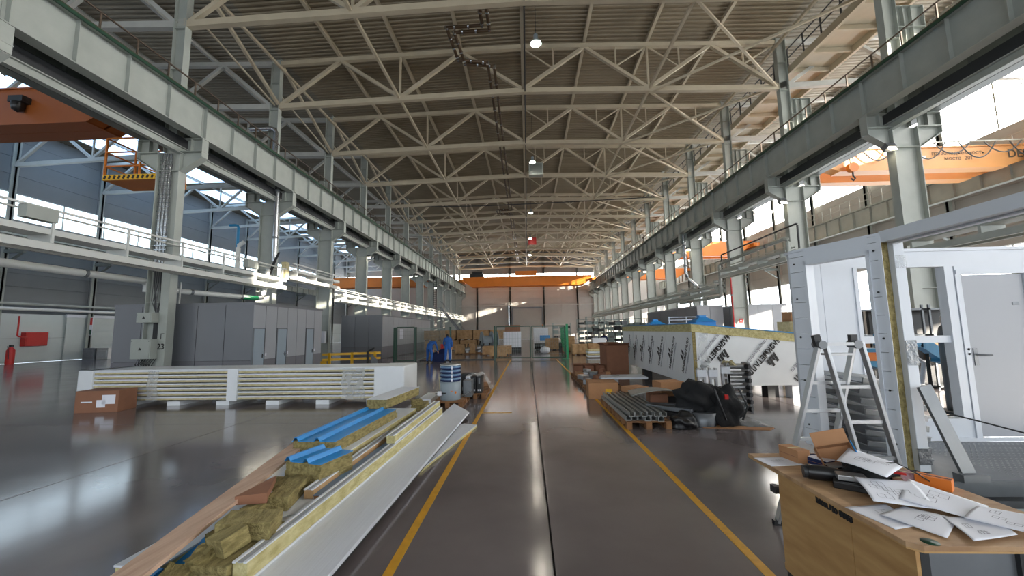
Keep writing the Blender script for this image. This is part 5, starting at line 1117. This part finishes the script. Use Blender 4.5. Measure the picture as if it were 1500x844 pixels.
MB().tube([(tx0+.2, ty1+.0, .64), (tx0+.2, ty1-.2, .64)], .012, 8).box((tx0+.16, ty1-.03, .62), (tx0+.21, ty1+.03, .67)).build('side_lever', 'dark', t)
text('Мол.Ло 0003', .046, face((tx0+.088, ty0+.58, .8), (0, -1, 0), (0, 0, 1)), 'ink', t, bold=.003)
MB().lathe([(.001, 0), (.032, 0), (.032, .002), (.001, .0025)], (tx0+.1, ty0+.035, tz), 16).build('green_sticker', 'dgreen', t)
# things on the table
def onbox(name, x, y, s, rz, mt, lab, z=tz, cat='box'):
    tt = thing(name, lab, cat, (x, y, z), R(rz)); MB().box((-s[0]/2, -s[1]/2, 0), (s[0]/2, s[1]/2, s[2])).build('carton_body', mt, tt, bevel=.002); MB().box((-s[0]/2+.002, -.006, s[2]), (s[0]/2-.002, .006, s[2]+.001)).build('packing_tape', 'woolc' if mt != 'orangeb' else 'dark', tt); MB().box((-s[0]/2-.001, -s[1]/2+.01, s[2]*.45), (-s[0]/2, s[1]/2-.01, s[2]*.5)).build('seam', 'cardd', tt); return tt
onbox('carton', 1.885, 2.99, (.095, .165, .085), 10, 'card', 'small closed cardboard box at the left end of the table')
def paper_quad(name, q, z, lab, amp=.01, seed=0, lines=3, edge=0):
    """sheet given by its corners (near-left, near-right, far-right, far-left) in metres on the table"""
    random.seed(seed); cx = sum(p[0] for p in q)/4; cy = sum(p[1] for p in q)/4; zs = z if isinstance(z, (list, tuple)) else [z]*4
    tt = thing(name, lab, 'paper', (cx, cy, min(zs)))
    tt.location.z = min(zs); OFF[tt.name] = Vector((cx, cy, min(zs))); a = random.uniform(0, 6)
    def P(u, v, up_=0):
        w_ = ((1-u)*(1-v), u*(1-v), u*v, (1-u)*v); x = sum(w_[i]*q[i][0] for i in range(4)); y = sum(w_[i]*q[i][1] for i in range(4)); zz = sum(w_[i]*zs[i] for i in range(4))
        return (x, y, zz+.002+amp*(.5+.5*math.sin(4*u+a+2*v))*math.sin(math.pi*min(1, max(0, v*.8+.1)))+up_)
    MB().grid(16, 12, P).build('sheet', 'paper', tt, thick=.001)
    m = MB()
    def ln(a_, b_, wd=.0011):
        n = 6; vs = []
        for i in range(n+1):
            u = a_[0]+(b_[0]-a_[0])*i/n; v = a_[1]+(b_[1]-a_[1])*i/n; p = Vector(P(u, v, .0016)); d_ = Vector(P(b_[0], b_[1]))-Vector(P(a_[0], a_[1])); sd = Vector((-d_.y, d_.x, 0)).normalized()*wd; vs += [p+sd, p-sd]
        m.add(vs, [(2*i, 2*i+1, 2*i+3, 2*i+2) for i in range(n)])
    for k in range(lines):
        u, v, s_, h_ = random.uniform(.12, .6), random.uniform(.15, .65), random.uniform(.12, .28), random.uniform(.1, .22)
        for e in (((u, v), (u+s_, v)), ((u, v+h_), (u+s_, v+h_)), ((u, v), (u, v+h_)), ((u+s_, v), (u+s_, v+h_)), ((u+s_*.5, v), (u+s_*.5, v+h_))): ln(*e)
    m.build('drawing_lines', 'inkg', tt); return tt
paper_quad('paper_sheet', [(1.64, 2.85), (1.88, 2.87), (1.84, 3.04), (1.62, 3.03)], tz, 'sheet with a printed picture at the left corner of the table', .0, 1, 2)
paper_quad('drawing_sheet', [(1.98, 2.36), (2.24, 2.54), (2.14, 2.82), (1.89, 2.6)], [tz+.10, tz+.1, tz+.13, tz+.11], 'drawing sheet propped on the black tools at the back of the table', .015, 2, 5)
paper_quad('drawing_sheet', [(1.78, 2.22), (2.04, 2.16), (2.15, 2.4), (1.87, 2.45)], [tz+.03, tz+.02, tz+.06, tz+.075], 'drawing sheet with a dark sketch curling over the black case', .015, 3, 6)
paper_quad('drawing_sheet', [(1.93, 2.24), (2.12, 2.04), (2.33, 2.2), (2.2, 2.48)], [tz+.035, tz+.015, tz+.015, tz+.05], 'large drawing sheet across the middle of the table', .012, 4, 4)
paper_quad('drawing_sheet', [(2.06, 2.06), (2.2, 1.92), (2.44, 2.06), (2.28, 2.2)], tz+.022, 'drawing sheet at the right back edge of the paper heap', .01, 8, 3)
paper_quad('drawing_sheet', [(1.69, 2.0), (1.84, 2.04), (1.88, 2.27), (1.64, 2.23)], tz, 'plain sheet at the left front edge of the table', .0, 5, 1)
paper_quad('drawing_sheet', [(1.83, 1.91), (2.05, 2.08), (1.94, 2.23), (1.73, 2.13)], tz+.006, 'drawing sheet in the middle of the front edge of the table', .01, 6, 4)
paper_quad('drawing_sheet', [(1.9, 1.87), (2.15, 1.93), (2.22, 2.1), (2.0, 2.1)], tz+.012, 'drawing sheet overhanging the right front edge of the table', .01, 7, 3)
# open box leaning with blue inside
tt = thing('open_carton', 'open cardboard box tipped on its side with a blue lining on the table', 'box', (2.06, 2.84, tz+.07), 0); tt.rotation_euler = (R(58), R(-14), R(-18)); OFF[tt.name] = None
MB().box((-.1, -.06, 0), (.1, -.056, .07)).box((-.1, .056, 0), (.1, .06, .07)).box((-.1, -.06, 0), (-.096, .06, .07)).box((.096, -.06, 0), (.1, .06, .07)).box((-.1, -.06, 0), (.1, .06, .004)).build('carton_body', 'card', tt)
MB().box((.101, -.06, 0), (.106, .06, .085)).build('blue_lining', 'blue', tt); MB().obox((0, .1, .08), (.2, .09, .004), (25, 0, 0)).build('lid_flap', 'card', tt)
tt = thing('open_carton', 'flattened cardboard lid lying behind the tipped open box', 'box', (2.3, 2.92, tz), 0); MB().grid(8, 4, lambda u, v: (2.1+.3*u, 2.88+.2*v, tz+.07*(1-u)*(1-u)+.01)).build('lid_flap', 'card', tt, thick=.004)
tt = onbox('blue_box', 1.99, 2.89, (.11, .16, .045), 20, 'navy', 'small dark blue box between the cardboard boxes on the table'); 
tt = thing('notebook', 'white and blue sheet stub on the small dark blue box', 'paper', (1.98, 2.87, tz+.047), R(20)); MB().box((-.04, -.07, 0), (.04, .05, .006)).build('sheet', 'paper', tt)
tt = thing('grinder', 'black angle power tool lying on the table', 'tool', (1.8, 2.6, tz), R(-20)); MB().tube([(-.08, 0, .045), (.0, 0, .045), (.1, 0, .04), (.2, 0, .04)], [.042, .045, .034, .03], 16).build('motor_body', 'blackp', tt); MB().tube([(-.1, 0, .045), (-.08, 0, .045)], .036, 16).build('end_cap', 'dark', tt); MB().tube([(.2, 0, .04), (.27, .03, .025), (.33, .08, .012)], .006, 6).build('cord', 'blackp', tt)
tt = thing('tool_case', 'flat black tool case on the table beneath the drawing sheets', 'case', (1.97, 2.46, tz), R(-38)); MB().box((-.17, -.1, 0), (.17, .1, .04)).build('case_body', 'blackp', tt, bevel=.006); MB().box((-.05, -.11, .01), (.05, -.1, .03)).build('case_handle', 'dark', tt)
tt = thing('clear_box', 'pale blue-grey plastic box on the black tool case', 'box', (1.89, 2.5, tz+.042), R(-25)); MB().box((-.07, -.045, 0), (.07, .045, .03)).build('box_body', 'alu', tt, bevel=.004)
tt = thing('notepad', 'grey folded pad behind the clear box', 'pad', (1.99, 2.69, tz+.05), R(-15)); MB().grid(6, 3, lambda u, v: (-.08+.16*u, -.05+.1*v, .015*math.sin(3*u))).build('pad', 'steel', tt, thick=.004)
l_ = lump('black_bag', (2.08, 2.62, tz), (.34, .22, .1), 'black tool bag with red trim heaped on the table', 'black', 12); MB().obox((2.16, 2.52, tz+.075), (.1, .012, .012), (0, 0, -40)).build('red_trim', 'red', l_)
tt = onbox('patterned_box', 2.28, 2.62, (.14, .08, .05), -40, 'pinkp', 'white box with pink pattern at the back of the table'); tt = onbox('orange_box', 2.36, 2.5, (.15, .075, .06), -52, 'orangeb', 'bright orange box at the back edge of the table')
tt = onbox('phone_box', 2.21, 2.57, (.05, .1, .03), -30, 'cardd', 'reddish brown small case beside the patterned box', z=tz+.0)
tt = thing('power_cord', 'thin black cord drooping over the black bag and boxes', 'cord', (2.2, 2.5, tz)); MB().tube([(2.1, 2.6, tz+.1), (2.2, 2.55, tz+.12), (2.27, 2.5, tz+.075), (2.36, 2.48, tz+.01)], .004, 6).build('cord', 'blackp', tt)
# ================================================================== WHITE BOOTH
t = thing('panel_booth', 'white panel booth under assembly with door and open window at right', 'booth', (5.2, 4.9, 0)); bz0, bz1 = .35, 2.82
A = Vector((3.54, 5.36, 0)); B = Vector((3.86, 4.36, 0)); d = (B-A).normalized(); nn = Vector((-d.y, d.x, 0)); nn = nn if nn.x > 0 else -nn
th = .11
def wb_(u0, u1, z0, z1, name='wall_panel', mt='white', o0=0, o1=th):
    a = A+d*u0; b = A+d*u1; P = [(a+nn*o0), (b+nn*o0), (b+nn*o1), (a+nn*o1)]
    P = [(p.x, p.y) for p in P]; return MB().prism(P[::-1] if (P[1][0]-P[0][0])*(P[2][1]-P[0][1])-(P[1][1]-P[0][1])*(P[2][0]-P[0][0]) < 0 else P, z0, z1).build(name, mt, t)
L = (B-A).length; k = 0; z = bz0
while z < bz1-.05:      # horizontally grooved outer skin, left of the opening
    z1_ = min(z+.2, bz1); wb_(0, .2, z+.003, z1_-.003, 'clad_board', 'white'); wb_(L-.12, L-.012, z+.003, z1_-.003, 'clad_board', 'white'); z = z1_
wb_(.2, L-.12, 2.66, bz1, 'lintel_panel'); wb_(.2, L-.12, bz0, .42, 'sill_panel'); wb_(0, L, bz1, bz1+.03, 'top_channel')
wb_(L-.012, L+.004, bz0, bz1, 'wool_edge', 'wool', -.0, th); wb_(L-.03, L+.012, bz0, bz1, 'edge_trim', 'white', -.006, .0)
for u in (.19, L-.145): wb_(u, u+.035, bz0, 2.68, 'opening_trim', 'white', -.012, th+.012)
wb_(.19, L-.11, 2.63, 2.68, 'opening_trim', 'white', -.012, th+.012)
for u in (.07, L-.06):
    for z in (.6, 1.15, 1.7, 2.2, 2.66):
        q = A+d*u; MB().tube([q+Vector((0, 0, z))-nn*.004, q+Vector((0, 0, z))-nn*.012], .011, 10).build('screw', 'dark', t)
q = B+nn*.115; MB().box((q.x, 4.33, bz0), (q.x+.11, 4.43, bz1-.05)).build('corner_post', 'white', t, bevel=.004)
MB().grid(5, 8, lambda u, v: (q.x+.0+.11*u, 4.322-.006*random.random(), 1.42+.26*v)).build('tape_patch', 'tape', t); MB().grid(4, 4, lambda u, v: (q.x+.0+.11*u, 4.322-.006*random.random(), 2.45+.14*v)).build('tape_patch', 'plast', t)
MB().obox((q.x+.05, 4.32, .5), (.12, .01, .16)).build('tape_patch', 'tape', t)
# top beam toward the camera and rear wall
MB().box((3.86, 2.2, 2.74), (3.96, 4.36, 2.86)).box((3.96, 2.2, 2.72), (4.02, 4.36, 2.75)).build('top_beam', 'white', t)
yb = 5.42
for x0, x1 in ((3.62, 3.98), (3.985, 4.42)): MB().box((x0, yb, bz0), (x1, yb+.1, bz1)).build('wall_panel', 'white', t)
MB().box((4.42, yb, 2.61), (5.72, yb+.1, bz1)).build('lintel_panel', 'white', t); MB().box((4.42, yb, bz0), (5.72, yb+.1, .62)).build('sill_panel', 'white', t)
MB().box((5.58, yb-.01, .62), (5.69, yb+.11, 2.61)).build('window_jamb', 'white', t); MB().box((4.40, yb-.015, .6), (4.45, yb+.115, 2.62)).build('window_jamb', 'white', t)
MB().box((4.45, yb+.02, 1.6), (5.6, yb+.08, 1.69)).build('window_rail', 'white', t); MB().box((4.4, yb-.05, .6), (5.6, yb+.12, .64)).build('window_sill', 'white', t)
MB().box((5.72, yb, 2.56), (8.4, yb+.1, bz1)).build('wall_panel', 'white', t); MB().box((6.65, yb, bz0), (8.4, yb+.1, 2.56)).build('wall_panel', 'white', t)
MB().box((3.6, yb-.02, bz1), (8.4, yb+.12, bz1+.04)).build('top_channel', 'white', t)
MB().box((5.72, yb-.02, 2.5), (6.65, yb+.02, 2.56)).box((5.7, yb-.02, .38), (5.77, yb+.02, 2.5)).box((6.58, yb-.02, .38), (6.65, yb+.02, 2.5)).build('door_frame', 'white', t)
dd = MB().box((5.78, yb+.005, .4), (6.57, yb+.06, 2.49)).build('booth_door', 'cabinl', t, bevel=.003)
MB().box((5.82, yb-.004, 1.3), (5.865, yb+.005, 1.52)).build('handle_plate', 'steel', dd); MB().tube([(5.843, yb-.01, 1.44), (5.843, yb-.05, 1.44), (5.99, yb-.055, 1.435)], .01, 8).build('lever', 'steel', dd); MB().box((6.4, yb-.002, 2.08), (6.48, yb+.005, 2.12)).build('door_plate', 'steel', dd)
MB().tube([(5.74, yb-.03, 1.52), (5.74, yb-.02, 1.5)], .012, 8).tube([(5.74, yb-.03, 1.46), (5.74, yb-.02, 1.44)], .012, 8).build('bolt', 'dark', t)
MB().box((5.3, yb-.03, .35), (8.4, yb, .39)).build('floor_trim', 'white', t)
# inner white panels seen through the left opening
MB().box((3.62, yb-.03, .35), (3.66, yb, 2.8)).build('corner_trim', 'white', t)
# platform
t = thing('booth_platform', 'grey perforated metal platform forming the booth floor', 'platform', (5.5, 4.7, 0))
MB().box((4.02, 4.12, .32), (8.4, 5.4, .345)).build('floor_plate', 'steel', t); MB().box((4.0, 4.1, .2), (8.4, 4.16, .34)).box((4.0, 4.1, .06), (8.4, 4.2, .16)).build('edge_beam', 'steel', t)
for x in (4.4, 6.2, 8.0): MB().box((x, 4.2, 0), (x+.15, 5.3, .32)).build('support', 'dark', t)
m = MB()
for i in range(62):
    for j in range(20): m.lathe([(.011, 0), (.008, .003), (.001, .003)], (4.75+i*.058, 4.22+j*.058, .345), 6)
m.build('bright_hole_discs', 'alu', t, kind='stuff')  # raised pale discs painted in for the holes showing bright
t = thing('door_cord', 'black cord looping across the booth floor to the right', 'cord', (5.6, 5.1, .4)); MB().tube([(5.2, 5.38, .66), (5.35, 5.3, .7), (5.6, 5.1, .62), (5.9, 4.85, .52), (6.3, 4.6, .42), (7.0, 4.4, .38)], .01, 6).build('cord', 'blackp', t)
# low frames in front of the booth
t = thing('low_frame', 'pale green-grey base frame on the floor in front of the booth platform', 'frame', (4.6, 3.6, 0)); MB().box((3.5, 3.3, .12), (6.5, 3.42, .24)).box((3.9, 3.75, .1), (6.5, 3.85, .2)).box((3.5, 3.42, .12), (3.6, 4.05, .22)).build('frame_bar', 'rackg', t); MB().box((3.5, 3.3, 0), (6.5, 3.36, .1)).build('skid', 'dark', t)
single('white_sill', MB().box((3.2, 2.35, .3), (5.2, 2.9, .5)).box((3.25, 2.4, 0), (5.2, 2.85, .3)), 'white', 'white box section behind the table at the bottom right corner', 'panel', bevel=.01)
# grey trays stacked inside
random.seed(3)
for k in range(8):
    z = .36+k*.115; tt = thing('metal_tray', 'grey metal tray leaning in the stack behind the ladder, %s from the bottom' % ORD[k+1], 'tray', (4.1, 4.98, z)); tt.rotation_euler = (R(3), R(7), R(random.uniform(-3, 3))); OFF[tt.name] = None
    MB().box((-.34, -.3, 0), (.34, .3, .012)).box((-.34, -.3, 0), (.34, -.285, .06)).box((-.34, .285, 0), (.34, .3, .06)).build('tray_body', 'steel', tt); MB().box((-.34, -.31, .06), (.34, -.28, .067)).build('rim', 'alu', tt)
tt = thing('leaning_board', 'grey steel leg leaning against the booth post at its right', 'board', (4.1, 4.15, .35)); MB().bar((4.02, 4.24, 1.22), (4.2, 4.1, .4), .13, .03, (0, -1, .3)).build('board', 'steel', tt); MB().obox((4.2, 4.08, .385), (.24, .1, .07)).build('foot', 'steel', tt)
# ladder
t = thing('step_ladder', 'aluminium A-shaped folding ladder standing before the booth', 'ladder', (3.0, 3.85, 0))
HL, HR = Vector((2.75, 3.85, 1.70)), Vector((3.07, 3.85, 1.70))
fA = [Vector((2.30, 3.98, .02)), Vector((2.70, 4.0, .02))]; fB = [Vector((3.04, 3.74, .02)), Vector((3.38, 3.76, .02))]
def legl(top, bot, nm): 
    MB().bar(top, bot, .028, .055, (0, 1, .2)).build('stile', 'alu', t, bevel=.004); MB().obox(bot, (.07, .045, .05)).build('rubber_foot', 'blackp', t)
for (h, f) in ((HL, fA[0]), (HR, fA[1]), (HL+Vector((.04, -.02, -.04)), fB[0]), (HR+Vector((.04, -.02, 0)), fB[1])): legl(h, f, '')
for fs in (0,):
  for p, ff in ((fA, (.23, .385, .54, .7, .86)), (fB, (.25, .435, .62, .8))):
    for f in ff:     MB().bar(HL+(p[0]-HL)*f, HR+(p[1]-HR)*f, .032, .028).build('rung', 'alu', t)
MB().box((2.79, 3.8, 1.57), (3.03, 3.9, 1.59)).box((2.79, 3.8, 1.66), (3.03, 3.82, 1.69)).build('top_platform', 'alu', t)
for x in (2.75, 3.07): MB().tube([(x, 3.8, 1.67), (x, 3.9, 1.67)], .04, 14).build('hinge', 'steel', t); MB().bar((x-.01, 3.85, 1.66), (x-.03+.02*(x > 3), 3.85, 1.76), .06, .04).build('stile_end', 'dark', t)
# ================================================================== RIGHT HALL things seen through the booth
for k, (x, lab) in enumerate(((7.62, 'left grey gas cylinder beyond the booth window'), (7.87, 'right grey gas cylinder beyond the booth window'))):
    t = thing('gas_cylinder', lab, 'cylinder', (x, 7.5, .3)); MB().lathe([(.1, 0), (.115, .02), (.115, 1.35), (.09, 1.48), (.04, 1.54)], (x, 7.5, .3), 16).build('bottle', 'steel', t); MB().lathe([(.05, 1.52), (.055, 1.68), (.03, 1.7), (.001, 1.7)], (x, 7.5, .3), 12).build('valve_cap', 'alu', t)
single('cylinder_trolley', MB().box((7.4, 7.3, 0), (8.1, 7.8, .05)).box((7.4, 7.3, .25), (8.1, 7.75, .3)).bar((7.45, 7.72, 0), (7.45, 7.72, 1.3), .04).bar((8.05, 7.72, 0), (8.05, 7.72, 1.3), .04), 'dark', 'dark trolley carrying the two grey gas cylinders', 'trolley')
t = thing('extraction_arm', 'bright blue jointed machine arm beyond the booth window', 'machine', (7.4, 8.2, 0))
MB().box((7.0, 7.9, 0), (7.4, 8.3, .12)).bar((7.2, 8.1, .1), (7.05, 8.1, .9), .12).build('base_column', 'teal', t); MB().bar((7.05, 8.1, .9), (7.0, 8.1, 1.5), .16).bar((6.9, 8.1, 1.55), (7.7, 8.1, 1.5), .16, .22).build('lower_arm', 'teal', t); MB().bar((7.7, 8.1, 1.5), (8.1, 8.1, 1.2), .16, .2).obox((8.1, 8.1, 1.2), (.2, .2, .26), (0, 20, 0)).build('head', 'teal', t); MB().tube([(7.3, 7.95, 1.35), (7.6, 7.95, 1.1), (7.5, 7.95, .7)], .04, 8).build('hose', 'paper', t)
t = thing('blue_hopper', 'small blue funnel seen under the booth window rail at left', 'hopper', (6.0, 7.6, 1.1)); MB().prism([(5.75, 7.4), (6.35, 7.4), (6.35, 7.9), (5.75, 7.9)], [1.25, 1.05, 1.05, 1.25], 1.42).build('body', 'teal', t); MB().box((6.1, 7.38, 1.2), (6.35, 7.4, 1.35)).build('label', 'orangeb', t); MB().box((5.8, 7.5, 0), (6.3, 7.8, 1.05)).build('stand', 'dark', t)
for k in range(3):
    t = thing('dark_rack', 'dark equipment rack seen through the booth window, %s from the left' % ORD[k+1], 'rack', (9.2+k*1.2, 12.5, 0)); x = 9.2+k*1.2
    MB().box((x, 12.4, 0), (x+1.05, 12.5, 2.3)).build('back', 'dark', t)
    for z in (0.05, .75, 1.5, 2.25): MB().box((x, 11.8, z), (x+1.05, 12.5, z+.05)).build('shelf', 'steel', t)
    for a in (x, x+1.0): MB().box((a, 11.8, 0), (a+.05, 11.85, 2.4)).build('upright', 'steel', t)
    for j in range(4): MB().box((x+.1+.23*j, 11.9, .8), (x+.28+.23*j, 12.2, 1.4)).build('stored_roll', 'dark' if j % 2 else 'pallet', t)
single('floor_bucket', MB().lathe([(.12, 0), (.15, .26), (.14, .26), (.001, .24)], (6.5, 7.3, 0), 16), 'paper', 'white bucket on the floor beyond the booth window', 'bucket')
single('blue_mat', MB().box((6.8, 7.0, 0), (7.6, 7.3, .02)), 'teal', 'blue strip on the bright floor beyond the booth window', 'mat')
